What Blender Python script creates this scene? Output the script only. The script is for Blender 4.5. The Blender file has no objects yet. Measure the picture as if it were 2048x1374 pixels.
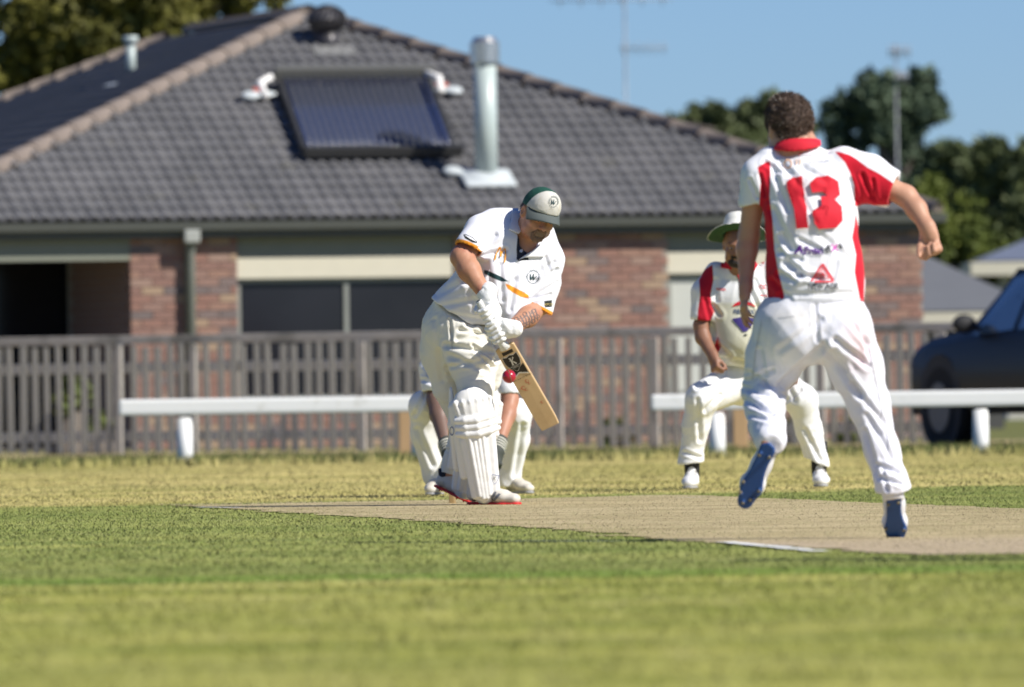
import bpy, bmesh, math, random
import numpy as np
from mathutils import Vector, Matrix
from mathutils.bvhtree import BVHTree
random.seed(7); rng = np.random.default_rng(7)
S = bpy.context.scene
COL = S.collection
# ------------------------------------------------------------------ camera
F = 24500.0; CH = 0.63; ROLL = 0.014; YH = 770.0
W0, H0 = 2048, 1374
al = math.atan((YH - H0 / 2) / F)
f_ = np.array([0, math.cos(al), math.sin(al)]); u0_ = np.array([0, -math.sin(al), math.cos(al)]); r0_ = np.array([1., 0, 0])
r_ = r0_ * math.cos(ROLL) - u0_ * math.sin(ROLL); u_ = u0_ * math.cos(ROLL) + r0_ * math.sin(ROLL)
CAM = np.array([0, 0, CH])
cd = bpy.data.cameras.new('camera'); cam = bpy.data.objects.new('camera', cd); COL.objects.link(cam)
M = Matrix(((r_[0], u_[0], -f_[0], 0), (r_[1], u_[1], -f_[1], 0), (r_[2], u_[2], -f_[2], CH), (0, 0, 0, 1)))
cam.matrix_world = M
cd.sensor_width = 36; cd.lens = F / W0 * 36; cd.clip_start = 1; cd.clip_end = 3000
cd.dof.use_dof = True; cd.dof.focus_distance = 58.9; cd.dof.aperture_fstop = 6.5
S.camera = cam
# ------------------------------------------------------------------ light
SUN = np.array([1.58, -0.96, 1.52]); SUN /= np.linalg.norm(SUN)
w = bpy.data.worlds.new('World'); S.world = w; w.use_nodes = True
wn = w.node_tree; bgn = wn.nodes['Background']
sky = wn.nodes.new('ShaderNodeTexSky'); sky.sky_type = 'NISHITA'; sky.sun_disc = False
sky.sun_elevation = math.asin(SUN[2]); sky.sun_rotation = math.atan2(SUN[0], SUN[1])
sky.altitude = 1500; sky.air_density = 1.0; sky.dust_density = 0.0; sky.ozone_density = 4.0
mixs = wn.nodes.new('ShaderNodeMix'); mixs.data_type = 'RGBA'; mixs.blend_type = 'MULTIPLY'; mixs.inputs[0].default_value = 1
wn.links.new(sky.outputs[0], mixs.inputs[6]); mixs.inputs[7].default_value = (0.45, 0.60, 0.90, 1)
wn.links.new(mixs.outputs[2], bgn.inputs[0]); bgn.inputs[1].default_value = 0.085
sl = bpy.data.lights.new('sun', 'SUN'); sun = bpy.data.objects.new('sun', sl); COL.objects.link(sun)
sl.energy = 4.8; sl.angle = math.radians(0.5); sl.color = (1.0, 0.955, 0.88)
sun.rotation_euler = Vector(SUN).to_track_quat('Z', 'Y').to_euler()
S.view_settings.view_transform = 'Standard'; S.view_settings.look = 'None'
S.view_settings.exposure = 0.38; S.view_settings.gamma = 1.0
S.view_settings.use_curve_mapping = False
S.cycles.max_bounces = 5; S.cycles.transparent_max_bounces = 6

# ------------------------------------------------------------------ pixel <-> place
def P(px, py, D):
    d = f_ + (px - W0 / 2) / F * r_ - (py - H0 / 2) / F * u_
    return CAM + d * (D / d[1])
def proj(V):
    q = V - CAM; z = q @ f_
    return W0 / 2 + F * (q @ r_) / z, H0 / 2 - F * (q @ u_) / z
def ground(px, py):
    d = f_ + (px - W0 / 2) / F * r_ - (py - H0 / 2) / F * u_
    return CAM + d * (-CH / d[2])

# ------------------------------------------------------------------ materials
def new_mat(name):
    m = bpy.data.materials.new(name); m.use_nodes = True
    return m, m.node_tree, m.node_tree.nodes['Principled BSDF']
def nd(nt, t, **k):
    n = nt.nodes.new(t)
    for a, b in k.items(): setattr(n, a, b)
    return n
def mixc(nt, fac, a, b, mode='MIX'):
    n = nd(nt, 'ShaderNodeMix', data_type='RGBA', blend_type=mode)
    for i, v in ((0, fac), (6, a), (7, b)):
        if hasattr(v, 'links'): nt.links.new(v, n.inputs[i])
        elif i == 0: n.inputs[0].default_value = v
        else: n.inputs[i].default_value = (*v[:3], 1)
    return n.outputs[2]
def mth(nt, op, a, b=None, c=None):
    n = nd(nt, 'ShaderNodeMath', operation=op)
    for i, v in enumerate((a, b, c)):
        if v is None: continue
        if hasattr(v, 'links'): nt.links.new(v, n.inputs[i])
        else: n.inputs[i].default_value = v
    return n.outputs[0]
def noise(nt, scale, detail=3, vec=None, rough=0.5, dist=0.0):
    n = nd(nt, 'ShaderNodeTexNoise'); n.inputs['Scale'].default_value = scale
    n.inputs['Detail'].default_value = detail; n.inputs['Roughness'].default_value = rough; n.inputs['Distortion'].default_value = dist
    if vec is not None: nt.links.new(vec, n.inputs['Vector'])
    return n.outputs['Fac']
def ramp(nt, fac, lo, hi):
    n = nd(nt, 'ShaderNodeMapRange', interpolation_type='SMOOTHSTEP')
    n.inputs[1].default_value = lo; n.inputs[2].default_value = hi
    nt.links.new(fac, n.inputs[0]); return n.outputs[0]
def attr(nt, name):
    n = nd(nt, 'ShaderNodeAttribute', attribute_name=name); return n.outputs['Fac']
def coords(nt, scale=(1, 1, 1), obj=True):
    t = nd(nt, 'ShaderNodeTexCoord'); m = nd(nt, 'ShaderNodeMapping'); m.inputs['Scale'].default_value = scale
    nt.links.new(t.outputs['Object'], m.inputs[0]); return m.outputs[0]
MATS = {}
def mat(name, col, rough=0.7, metal=0.0, var=0.12, vscale=6.0, vstretch=(1, 1, 1), bump=0.0, bscale=60.0, layers=(), sss=0.0,
        spec=0.4, var2=None, sheen=0.0, coat=0.0):
    """layers: (attribute, colour, softness) painted where the attribute is below zero"""
    if name in MATS: return MATS[name]
    m, nt, b = new_mat(name)
    v = coords(nt, vstretch)
    n1 = noise(nt, vscale, 4, v)
    c = mixc(nt, n1, tuple(x * (1 - var) for x in col), tuple(min(1, x * (1 + var)) for x in col))
    if var2:
        n2 = ramp(nt, noise(nt, var2[1], 3, v), var2[2], var2[3]); c = mixc(nt, n2, c, var2[0])
    for L in layers:
        a = attr(nt, L[0]); s = L[2] if len(L) > 2 else 1.0
        c = mixc(nt, ramp(nt, a, s, -s), c, L[1])
    nt.links.new(c, b.inputs['Base Color'])
    b.inputs['Roughness'].default_value = rough; b.inputs['Metallic'].default_value = metal
    b.inputs['Specular IOR Level'].default_value = spec
    if sheen: b.inputs['Sheen Weight'].default_value = sheen
    if coat: b.inputs['Coat Weight'].default_value = coat; b.inputs['Coat Roughness'].default_value = 0.08
    if sss:
        b.inputs['Subsurface Weight'].default_value = sss; b.inputs['Subsurface Radius'].default_value = (0.012, 0.005, 0.003)
        b.inputs['Subsurface Scale'].default_value = 1.0
    if bump:
        bn = nd(nt, 'ShaderNodeBump'); bn.inputs['Strength'].default_value = bump; bn.inputs['Distance'].default_value = 0.01
        nt.links.new(noise(nt, bscale, 4, v), bn.inputs['Height']); nt.links.new(bn.outputs[0], b.inputs['Normal'])
    MATS[name] = m; return m

# ------------------------------------------------------------------ objects
def link(o, parent=None):
    COL.objects.link(o)
    if parent is not None: o.parent = parent
    return o
def tag(o, label=None, cat=None, group=None, kind=None):
    if label: o['label'] = label
    if cat: o['category'] = cat
    if group: o['group'] = group
    if kind: o['kind'] = kind
    return o
def mesh_obj(name, V, Fc, m, parent=None, smooth=False, attrs=None):
    me = bpy.data.meshes.new(name)
    V = np.asarray(V, dtype=np.float32)
    if isinstance(Fc, np.ndarray):
        k = Fc.shape[1]; n = len(Fc)
        me.vertices.add(len(V)); me.vertices.foreach_set('co', V.ravel())
        me.loops.add(n * k); me.loops.foreach_set('vertex_index', Fc.astype(np.int32).ravel())
        me.polygons.add(n); me.polygons.foreach_set('loop_start', np.arange(0, n * k, k, dtype=np.int32))
        me.polygons.foreach_set('loop_total', np.full(n, k, dtype=np.int32))
        me.update(calc_edges=True)
    else:
        me.from_pydata([tuple(map(float, v)) for v in V], [], [tuple(int(i) for i in f) for f in Fc])
    if smooth: me.polygons.foreach_set('use_smooth', [True] * len(me.polygons))
    for a, val in (attrs or {}).items():
        at = me.attributes.new(a, 'FLOAT', 'POINT'); at.data.foreach_set('value', np.asarray(val, dtype=np.float32))
    me.update()
    for x in (m if isinstance(m, (list, tuple)) else [m]): me.materials.append(x)
    return link(bpy.data.objects.new(name, me), parent)
def empty(name, loc, label=None, cat=None, group=None):
    o = bpy.data.objects.new(name, None); o.location = tuple(map(float, loc)); o.empty_display_size = 0.2
    link(o); tag(o, label, cat, group); bpy.context.view_layer.update(); return o
def keep(o, parent):
    """parent without moving"""
    o.parent = parent; o.matrix_parent_inverse = Matrix.Translation(-Vector(parent.location)); return o
class Box:
    """collects boxes / prisms / tubes into one mesh"""
    def __init__(s): s.V = []; s.F = []
    def add(s, V, Fc):
        n = len(s.V); s.V += [tuple(v) for v in V]; s.F += [tuple(i + n for i in f) for f in Fc]; return s
    def hexa(s, c):
        return s.add(c, [(0, 3, 2, 1), (4, 5, 6, 7), (0, 1, 5, 4), (1, 2, 6, 5), (2, 3, 7, 6), (3, 0, 4, 7)])
    def box(s, o, ax, ay, az):
        o, ax, ay, az = map(np.asarray, (o, ax, ay, az))
        return s.hexa([o, o + ax, o + ax + ay, o + ay, o + az, o + ax + az, o + ax + ay + az, o + ay + az])
    def tube(s, pts, r, n=10, cap=True):
        pts = [np.asarray(p, float) for p in pts]; r = r if hasattr(r, '__len__') else [r] * len(pts)
        base = []; V = []; Fc = []
        for i, p in enumerate(pts):
            t = pts[min(i + 1, len(pts) - 1)] - pts[max(i - 1, 0)]; t = t / (np.linalg.norm(t) + 1e-9)
            a = np.array([0, 0, 1.]) if abs(t[2]) < .9 else np.array([1., 0, 0]); x = np.cross(t, a); x /= np.linalg.norm(x); y = np.cross(t, x)
            for k in range(n):
                q = 2 * math.pi * k / n; V.append(p + r[i] * (math.cos(q) * x + math.sin(q) * y))
        for i in range(len(pts) - 1):
            for k in range(n):
                a = i * n + k; b = i * n + (k + 1) % n; Fc.append((a, b, b + n, a + n))
        if cap: Fc.append(tuple(range(n))[::-1]); Fc.append(tuple(range((len(pts) - 1) * n, len(pts) * n)))
        return s.add(V, Fc)
    def build(s, name, m, parent=None, smooth=False, bevel=0):
        o = mesh_obj(name, s.V, s.F, m, parent, smooth)
        bm = bmesh.new(); bm.from_mesh(o.data); bmesh.ops.recalc_face_normals(bm, faces=bm.faces)
        if bevel: bmesh.ops.bevel(bm, geom=list(bm.edges), offset=bevel, segments=2, affect='EDGES', profile=.6)
        bm.to_mesh(o.data); bm.free()
        return o
def N3(v): v = np.asarray(v, float); return v / (np.linalg.norm(v) + 1e-12)
# ------------------------------------------------------------------ implicit surfaces for bodies and clothes
class Field:
    def __init__(s, lo, hi, h):
        s.h = h; s.lo = np.asarray(lo, float) - 3 * h
        n = np.ceil((np.asarray(hi) - s.lo) / h).astype(int) + 4
        s.n = n; s.ax = [(s.lo[i] + h * np.arange(n[i])).astype(np.float32) for i in range(3)]
        s.D = np.full(n, 50, dtype=np.float32)
    def sub(s, lo, hi, pad):
        a = np.floor((np.asarray(lo) - pad - s.lo) / s.h).astype(int); b = np.ceil((np.asarray(hi) + pad - s.lo) / s.h).astype(int) + 1
        a = np.clip(a, 0, s.n); b = np.clip(b, 0, s.n)
        sl = tuple(slice(a[i], b[i]) for i in range(3))
        X = s.ax[0][sl[0]][:, None, None]; Y = s.ax[1][sl[1]][None, :, None]; Z = s.ax[2][sl[2]][None, None, :]
        return sl, X, Y, Z
    def put(s, sl, d, k, mode='u'):
        A = s.D[sl]
        if mode == 'u':
            if k <= 0: s.D[sl] = np.minimum(A, d); return
            h = np.clip(.5 + .5 * (A - d) / k, 0, 1); s.D[sl] = A + (d - A) * h - k * h * (1 - h)
        else:
            d = -d
            if k <= 0: s.D[sl] = np.maximum(A, d); return
            h = np.clip(.5 - .5 * (A - d) / k, 0, 1); s.D[sl] = A + (d - A) * h + k * h * (1 - h)
    def cone(s, a, b, ra, rb, k=.02, w=None, fa=1., fb=None, mode='u'):
        """round cone; w = axis along which the section is fa (fb) times as wide"""
        a = np.asarray(a, float); b = np.asarray(b, float); fb = fa if fb is None else fb
        R = max(ra, rb) * max(fa, fb, 1)
        sl, X, Y, Z = s.sub(np.minimum(a, b) - R, np.maximum(a, b) + R, k + 2 * s.h)
        ab = b - a; L2 = float(ab @ ab) + 1e-12
        px, py, pz = X - a[0], Y - a[1], Z - a[2]
        t = np.clip((px * ab[0] + py * ab[1] + pz * ab[2]) / L2, 0, 1)
        qx, qy, qz = px - t * ab[0], py - t * ab[1], pz - t * ab[2]
        r = ra + (rb - ra) * t
        q2 = qx * qx + qy * qy + qz * qz
        if w is not None:
            w = np.asarray(w, float); w = w - ab * float(w @ ab) / L2; w = N3(w)
            qw = qx * w[0] + qy * w[1] + qz * w[2]; f = fa + (fb - fa) * t
            q2 = np.maximum(q2 - qw * qw, 0) + (qw / f) ** 2
        d = (np.sqrt(q2) - r)
        s.put(sl, d.astype(np.float32), k, mode); return s
    def chain(s, pts, rs, k=.02, w=None, fs=None, mode='u'):
        fs = fs or [1.] * len(pts)
        for i in range(len(pts) - 1): s.cone(pts[i], pts[i + 1], rs[i], rs[i + 1], k, w, fs[i], fs[i + 1], mode)
        return s
    def ell(s, c, fr, rad, k=.02, mode='u'):
        """ellipsoid, fr = three axes (rows), rad = three half sizes"""
        c = np.asarray(c, float); R = max(rad)
        sl, X, Y, Z = s.sub(c - R, c + R, k + 2 * s.h)
        px, py, pz = X - c[0], Y - c[1], Z - c[2]; e = 0; g = 0
        for i in range(3):
            q = (px * fr[i][0] + py * fr[i][1] + pz * fr[i][2]); e = e + (q / rad[i]) ** 2; g = g + (q / rad[i] ** 2) ** 2
        k0 = np.sqrt(e); k1 = np.sqrt(g) + 1e-9
        s.put(sl, (k0 * (k0 - 1) / k1).astype(np.float32), k, mode); return s
    def rbox(s, c, fr, half, r=.01, k=0., mode='u'):
        c = np.asarray(c, float); R = float(np.linalg.norm(half)) + r
        sl, X, Y, Z = s.sub(c - R, c + R, k + 2 * s.h)
        px, py, pz = X - c[0], Y - c[1], Z - c[2]; o = 0; m = None
        for i in range(3):
            q = np.abs(px * fr[i][0] + py * fr[i][1] + pz * fr[i][2]) - (half[i] - r)
            o = o + np.maximum(q, 0) ** 2; m = q if m is None else np.maximum(m, q)
        s.put(sl, (np.sqrt(o) + np.minimum(m, 0) - r).astype(np.float32), k, mode); return s
    def cut(s, p, n, cen=None, R=1e3):
        """removes what lies beyond the plane (p, n) within R of cen"""
        p = np.asarray(p, float); n = N3(n); cen = p if cen is None else np.asarray(cen)
        R_ = min(R, 3.0)
        sl, X, Y, Z = s.sub(cen - R_, cen + R_, 0)
        d = (X - p[0]) * n[0] + (Y - p[1]) * n[1] + (Z - p[2]) * n[2]
        if R < 3: 
            q = np.sqrt((X - cen[0]) ** 2 + (Y - cen[1]) ** 2 + (Z - cen[2]) ** 2) - R
            d = np.minimum(d, -q)
        s.D[sl] = np.maximum(s.D[sl], d.astype(np.float32)); return s
    def mesh(s):
        D = s.D; I = D < 0; h = s.h
        c = np.zeros(tuple(np.array(D.shape) - 1), dtype=np.int8)
        for i in (0, 1):
            for j in (0, 1):
                for k in (0, 1): c += I[i:I.shape[0] - 1 + i, j:I.shape[1] - 1 + j, k:I.shape[2] - 1 + k]
        act = np.argwhere((c > 0) & (c < 8)); n = len(act)
        idx = np.full(c.shape, -1, dtype=np.int32); idx[act[:, 0], act[:, 1], act[:, 2]] = np.arange(n)
        acc = np.zeros((n, 3)); cnt = np.zeros(n)
        for ax in range(3):
            for a in (0, 1):
                for b in (0, 1):
                    o0 = np.zeros(3, int); oth = [i for i in range(3) if i != ax]; o0[oth[0]] = a; o0[oth[1]] = b
                    o1 = o0.copy(); o1[ax] = 1
                    p0 = act + o0; p1 = act + o1
                    f0 = D[p0[:, 0], p0[:, 1], p0[:, 2]]; f1 = D[p1[:, 0], p1[:, 1], p1[:, 2]]
                    m = (f0 < 0) != (f1 < 0)
                    t = np.where(m, f0 / np.where(m, f0 - f1, 1), 0)
                    pos = p0.astype(float); pos[:, ax] += t
                    acc[m] += pos[m]; cnt[m] += 1
        V = s.lo + h * acc / cnt[:, None]
        Fs = []
        for ax in range(3):
            a, b = [i for i in range(3) if i != ax]
            sA = [slice(1, -1)] * 3; sB = [slice(1, -1)] * 3; sA[ax] = slice(0, -1); sB[ax] = slice(1, None)
            A = I[tuple(sA)]; B = I[tuple(sB)]
            e = np.argwhere(A != B); fl = A[e[:, 0], e[:, 1], e[:, 2]]
            off = np.ones(3, int); off[ax] = 0; e = e + off
            def g(da, db):
                q = e.copy(); q[:, a] -= da; q[:, b] -= db; return idx[q[:, 0], q[:, 1], q[:, 2]]
            quad = np.stack([g(1, 1), g(0, 1), g(0, 0), g(1, 0)], 1)
            flip = fl if ax != 1 else ~fl
            quad[~flip] = quad[~flip][:, ::-1]; Fs.append(quad)
        Q = np.concatenate(Fs); Q = Q[(Q >= 0).all(1)]
        return V, Q
def vnormals(V, Q):
    n = np.cross(V[Q[:, 2]] - V[Q[:, 0]], V[Q[:, 3]] - V[Q[:, 1]])
    N = np.zeros_like(V)
    for i in range(4): np.add.at(N, Q[:, i], n)
    return N / (np.linalg.norm(N, axis=1)[:, None] + 1e-12)
def segd(x, y, ax, ay, bx, by):
    dx, dy = bx - ax, by - ay; t = np.clip(((x - ax) * dx + (y - ay) * dy) / (dx * dx + dy * dy + 1e-9), 0, 1)
    return np.hypot(x - ax - t * dx, y - ay - t * dy)
def poly_sd(V, poly):
    """signed distance in photo pixels of each vertex to a traced outline (negative inside)"""
    x, y = proj(V); d = np.full(len(V), 1e9); ins = np.zeros(len(V), bool)
    n = len(poly)
    for i in range(n):
        ax, ay = poly[i]; bx, by = poly[(i + 1) % n]
        d = np.minimum(d, segd(x, y, ax, ay, bx, by))
        c = ((ay > y) != (by > y)) & (x < (bx - ax) * (y - ay) / (by - ay + 1e-9) + ax); ins ^= c
    return np.where(ins, -d, d)
def polys_sd(V, polys): return np.minimum.reduce([poly_sd(V, p) for p in polys])
def front(V, N): return N[:, 1] < 0.15
def folds(V, N, segs, scale=1.0, side=-1):
    """sculpt creases along traced lines: (x0,y0,x1,y1,width px,depth m) on the side facing (or away)"""
    x, y = proj(V); f = np.zeros(len(V)); m = np.clip(-N[:, 1] * 2 + .6, 0, 1)
    for s in segs:
        d = segd(x, y, *s[:4]); w = s[4] * .72
        # crease with a raised lip
        f += s[5] * scale * (-np.exp(-(d / w) ** 2) + .45 * np.exp(-((d - 1.9 * w) / (w)) ** 2))
    return V + N * (f * m)[:, None]
def wrinkle(V, N, seed, amp, wl, stretch=(1, 1, 1), sharp=2.0, mask=None):
    r = np.random.default_rng(seed); f = np.zeros(len(V)); U = V * np.asarray(stretch)
    warp = np.zeros_like(V)
    for i in range(4):
        k = r.normal(size=3) * 2 * math.pi / (wl * 3.2) * .6
        warp += np.sin(U @ k + r.uniform(0, 6.28))[:, None] * r.normal(size=3) * wl * .33
    U = U + warp
    for i in range(7):
        k = r.normal(size=3); k = k / np.linalg.norm(k) * 2 * math.pi / (wl * r.uniform(.7, 1.9))
        g = 1 - np.abs(np.sin(U @ k + r.uniform(0, 6.28)))
        g2 = .5 + .5 * np.sin(U @ (r.normal(size=3) * 2 * math.pi / (wl * 4)) + r.uniform(0, 6.28))
        f += g ** sharp * g2 * r.uniform(.5, 1)
    f = (f - f.mean()) * amp * .55
    if mask is not None: f = f * mask
    return V + N * f[:, None]
def bumps(V, seed, wl, n=10):
    r = np.random.default_rng(seed); f = np.zeros(len(V))
    for i in range(n):
        k = r.normal(size=3); k = k / np.linalg.norm(k) * 2 * math.pi / (wl * r.uniform(.6, 1.6)); f += np.sin(V @ k + r.uniform(0, 6.28))
    return f / math.sqrt(n)
def smooth_mesh(V, Q, it=1, lam=.5):
    for _ in range(it):
        A = np.zeros_like(V); c = np.zeros(len(V))
        for i in range(4):
            a, b = Q[:, i], Q[:, (i + 1) % 4]
            np.add.at(A, a, V[b]); np.add.at(c, a, 1); np.add.at(A, b, V[a]); np.add.at(c, b, 1)
        V = V + lam * (A / np.maximum(c, 1)[:, None] - V)
    return V
def sdf_obj(name, fld, m, parent, disp=None, attrs=None, it=1, stuff=False):
    V, Q = fld.mesh(); V = smooth_mesh(V, Q, it)
    if disp is not None:
        for fn in (disp if isinstance(disp, (list, tuple)) else [disp]): V = fn(V, vnormals(V, Q))
    at = {k: fn(V) for k, fn in (attrs or {}).items()}
    o = mesh_obj(name, V, Q, m, None, True, at)
    keep(o, parent); o['_bvh'] = 0
    TARGETS[o.name] = (V, Q)
    return o
TARGETS = {}
# ---- flat print: outlines in photo pixels, laid on a surface
def font_polys(txt, bold=False):
    c = bpy.data.curves.new('lettering', 'FONT'); c.body = txt; c.align_x = 'CENTER'; c.align_y = 'CENTER'; c.resolution_u = 3
    if bold: c.offset = 0.03
    o = bpy.data.objects.new('lettering', c); COL.objects.link(o); bpy.context.view_layer.update()
    me = bpy.data.meshes.new_from_object(o.evaluated_get(bpy.context.evaluated_depsgraph_get()))
    V = np.array([v.co[:2] for v in me.vertices]); Fs = [tuple(p.vertices) for p in me.polygons]
    COL.objects.unlink(o); bpy.data.objects.remove(o); bpy.data.curves.remove(c); bpy.data.meshes.remove(me)
    return V, Fs
def arc_text(txt, r, a0, a1, size):
    """letters round a circle (degrees, clockwise from a0 to a1; 90 = top)"""
    Vs = []; Fs = []; n = 0
    for i, ch in enumerate(txt):
        if ch == ' ': continue
        a = math.radians(a0 + (a1 - a0) * (i + .5) / len(txt)); V, Fc = font_polys(ch); V = V * size
        t = a - math.pi / 2; R = np.array([[math.cos(t), -math.sin(t)], [math.sin(t), math.cos(t)]])
        Vs.append(V @ R.T + r * np.array([math.cos(a), math.sin(a)])); Fs += [tuple(j + n for j in f) for f in Fc]; n += len(V)
    return np.concatenate(Vs), Fs
def ring(r0, r1, n=40):
    V = []; Fs = []
    for i in range(n):
        a = 2 * math.pi * i / n; V += [(r0 * math.cos(a), r0 * math.sin(a)), (r1 * math.cos(a), r1 * math.sin(a))]
    for i in range(n):
        j = (i + 1) % n; Fs.append((2 * i, 2 * i + 1, 2 * j + 1, 2 * j))
    return np.array(V), Fs
def stroke(pts, w):
    """a brush line of half widths w along pts"""
    pts = np.array(pts, float); n = len(pts); w = w if hasattr(w, '__len__') else [w] * n; V = []
    for i in range(n):
        t = pts[min(i + 1, n - 1)] - pts[max(i - 1, 0)]; t /= np.linalg.norm(t) + 1e-9; q = np.array([-t[1], t[0]])
        V += [pts[i] + q * w[i], pts[i] - q * w[i]]
    return np.array(V), [(2 * i, 2 * i + 1, 2 * i + 3, 2 * i + 2) for i in range(n - 1)]
def merge(*parts):
    Vs = []; Fs = []; n = 0
    for V, Fc in parts:
        Vs.append(np.asarray(V)); Fs += [tuple(j + n for j in f) for f in Fc]; n += len(V)
    return np.concatenate(Vs), Fs
def place2d(sh, cx, cy, size, rot=0, sx=1.0, shear=0.0):
    """local (y up) -> photo pixels"""
    V, Fc = sh; V = np.asarray(V, float) * size; V = V * np.array([sx, 1]); V = V + np.stack([V[:, 1] * shear, 0 * V[:, 0]], 1)
    a = math.radians(rot); c, s = math.cos(a), math.sin(a)
    X = V[:, 0] * c - V[:, 1] * s; Y = V[:, 0] * s + V[:, 1] * c
    return np.stack([cx + X, cy - Y], 1), Fc
def px_poly(*polys):
    Vs = []; Fs = []; n = 0
    for p in polys: Vs += list(p); Fs.append(tuple(range(n, n + len(p)))); n += len(p)
    return np.array(Vs, float), Fs
_bvh = {}
def decal(name, sh, target, m, parent, off=.002, grid=5.0, thick=0):
    V2, Fs = sh
    if target.name not in _bvh:
        V, Q = TARGETS[target.name]; _bvh[target.name] = BVHTree.FromPolygons([tuple(v) for v in V.tolist()], Q.tolist())
    tree = _bvh[target.name]
    bm = bmesh.new(); vs = [bm.verts.new((x, y, 0)) for x, y in V2]
    for f in Fs:
        try: bm.faces.new([vs[i] for i in f])
        except ValueError: pass
    bmesh.ops.triangulate(bm, faces=list(bm.faces))
    lo = V2.min(0); hi = V2.max(0)
    for ax in (0, 1):
        k = math.ceil(lo[ax] / grid) * grid
        while k < hi[ax]:
            co = [0, 0, 0]; co[ax] = k; no = [0, 0, 0]; no[ax] = 1
            bmesh.ops.bisect_plane(bm, geom=list(bm.verts) + list(bm.edges) + list(bm.faces), plane_co=co, plane_no=no, dist=1e-4); k += grid
    bad = []
    for v in bm.verts:
        d = f_ + (v.co.x - W0 / 2) / F * r_ - (v.co.y - H0 / 2) / F * u_; d = Vector(d).normalized()
        loc, no, _, _ = tree.ray_cast(Vector(CAM) + d * 30, d)
        if loc is None: bad.append(v); continue
        v.co = loc - d * off * .6 + no * off * .6 * (1 if no.dot(d) < 0 else -1)
    bmesh.ops.delete(bm, geom=bad, context='VERTS')
    me = bpy.data.meshes.new(name); bm.to_mesh(me); bm.free(); me.materials.append(m)
    for p in me.polygons: p.use_smooth = True
    o = link(bpy.data.objects.new(name, me)); keep2(o, parent); return o
def keep2(o, parent):
    """parent may itself be a child: leave the world position as it is"""
    o.parent = parent; bpy.context.view_layer.update(); o.matrix_parent_inverse = parent.matrix_world.inverted(); return o

def tufts(name, target, m, parent, n, ln, seed=1, keepf=None, flow=(0, 0, -.4), w=.0016, kind='stuff'):
    """short strands standing on a surface"""
    V, Q = TARGETS[target.name]; N = vnormals(V, Q); r = np.random.default_rng(seed); k = r.integers(0, len(V), n)
    if keepf is not None: k = k[keepf(V[k])]
    p = V[k] - N[k] * .002; n = len(k); d = N[k] + r.normal(size=(n, 3)) * .45 + np.asarray(flow); d /= np.linalg.norm(d, axis=1)[:, None]
    side = np.cross(d, r.normal(size=(n, 3))); side /= np.linalg.norm(side, axis=1)[:, None]; l = ln * r.uniform(.5, 1.3, n)[:, None]
    T = np.stack([p - side * w, p + side * w, p + d * l], 1).reshape(-1, 3)
    o = mesh_obj(name, T, np.arange(3 * n).reshape(-1, 3), m, None, False, {'rnd': np.repeat(r.uniform(0, 1, n), 3)}); keep2(o, parent); tag(o, kind=kind); return o
m_strand, nt, b = new_mat('brown_hair_strands'); nt.links.new(mixc(nt, attr(nt, 'rnd'), (.030, .018, .012), (.17, .11, .075)), b.inputs['Base Color']); b.inputs['Roughness'].default_value = .45
m_strandg, nt, b = new_mat('greying_strands'); nt.links.new(mixc(nt, attr(nt, 'rnd'), (.10, .06, .04), (.42, .34, .28)), b.inputs['Base Color']); b.inputs['Roughness'].default_value = .5
m_strandk, nt, b = new_mat('black_strands'); nt.links.new(mixc(nt, attr(nt, 'rnd'), (.012, .01, .008), (.07, .05, .04)), b.inputs['Base Color']); b.inputs['Roughness'].default_value = .5
m_seam = mat('seam_line', (.60, .60, .62), .9)
def seam(target, *lines):
    for ln in lines: decal('seam', place2d(stroke([(x, -y) for x, y in ln], .8), 0, 0, 1), target, m_seam, target, .003, 4)
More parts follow.
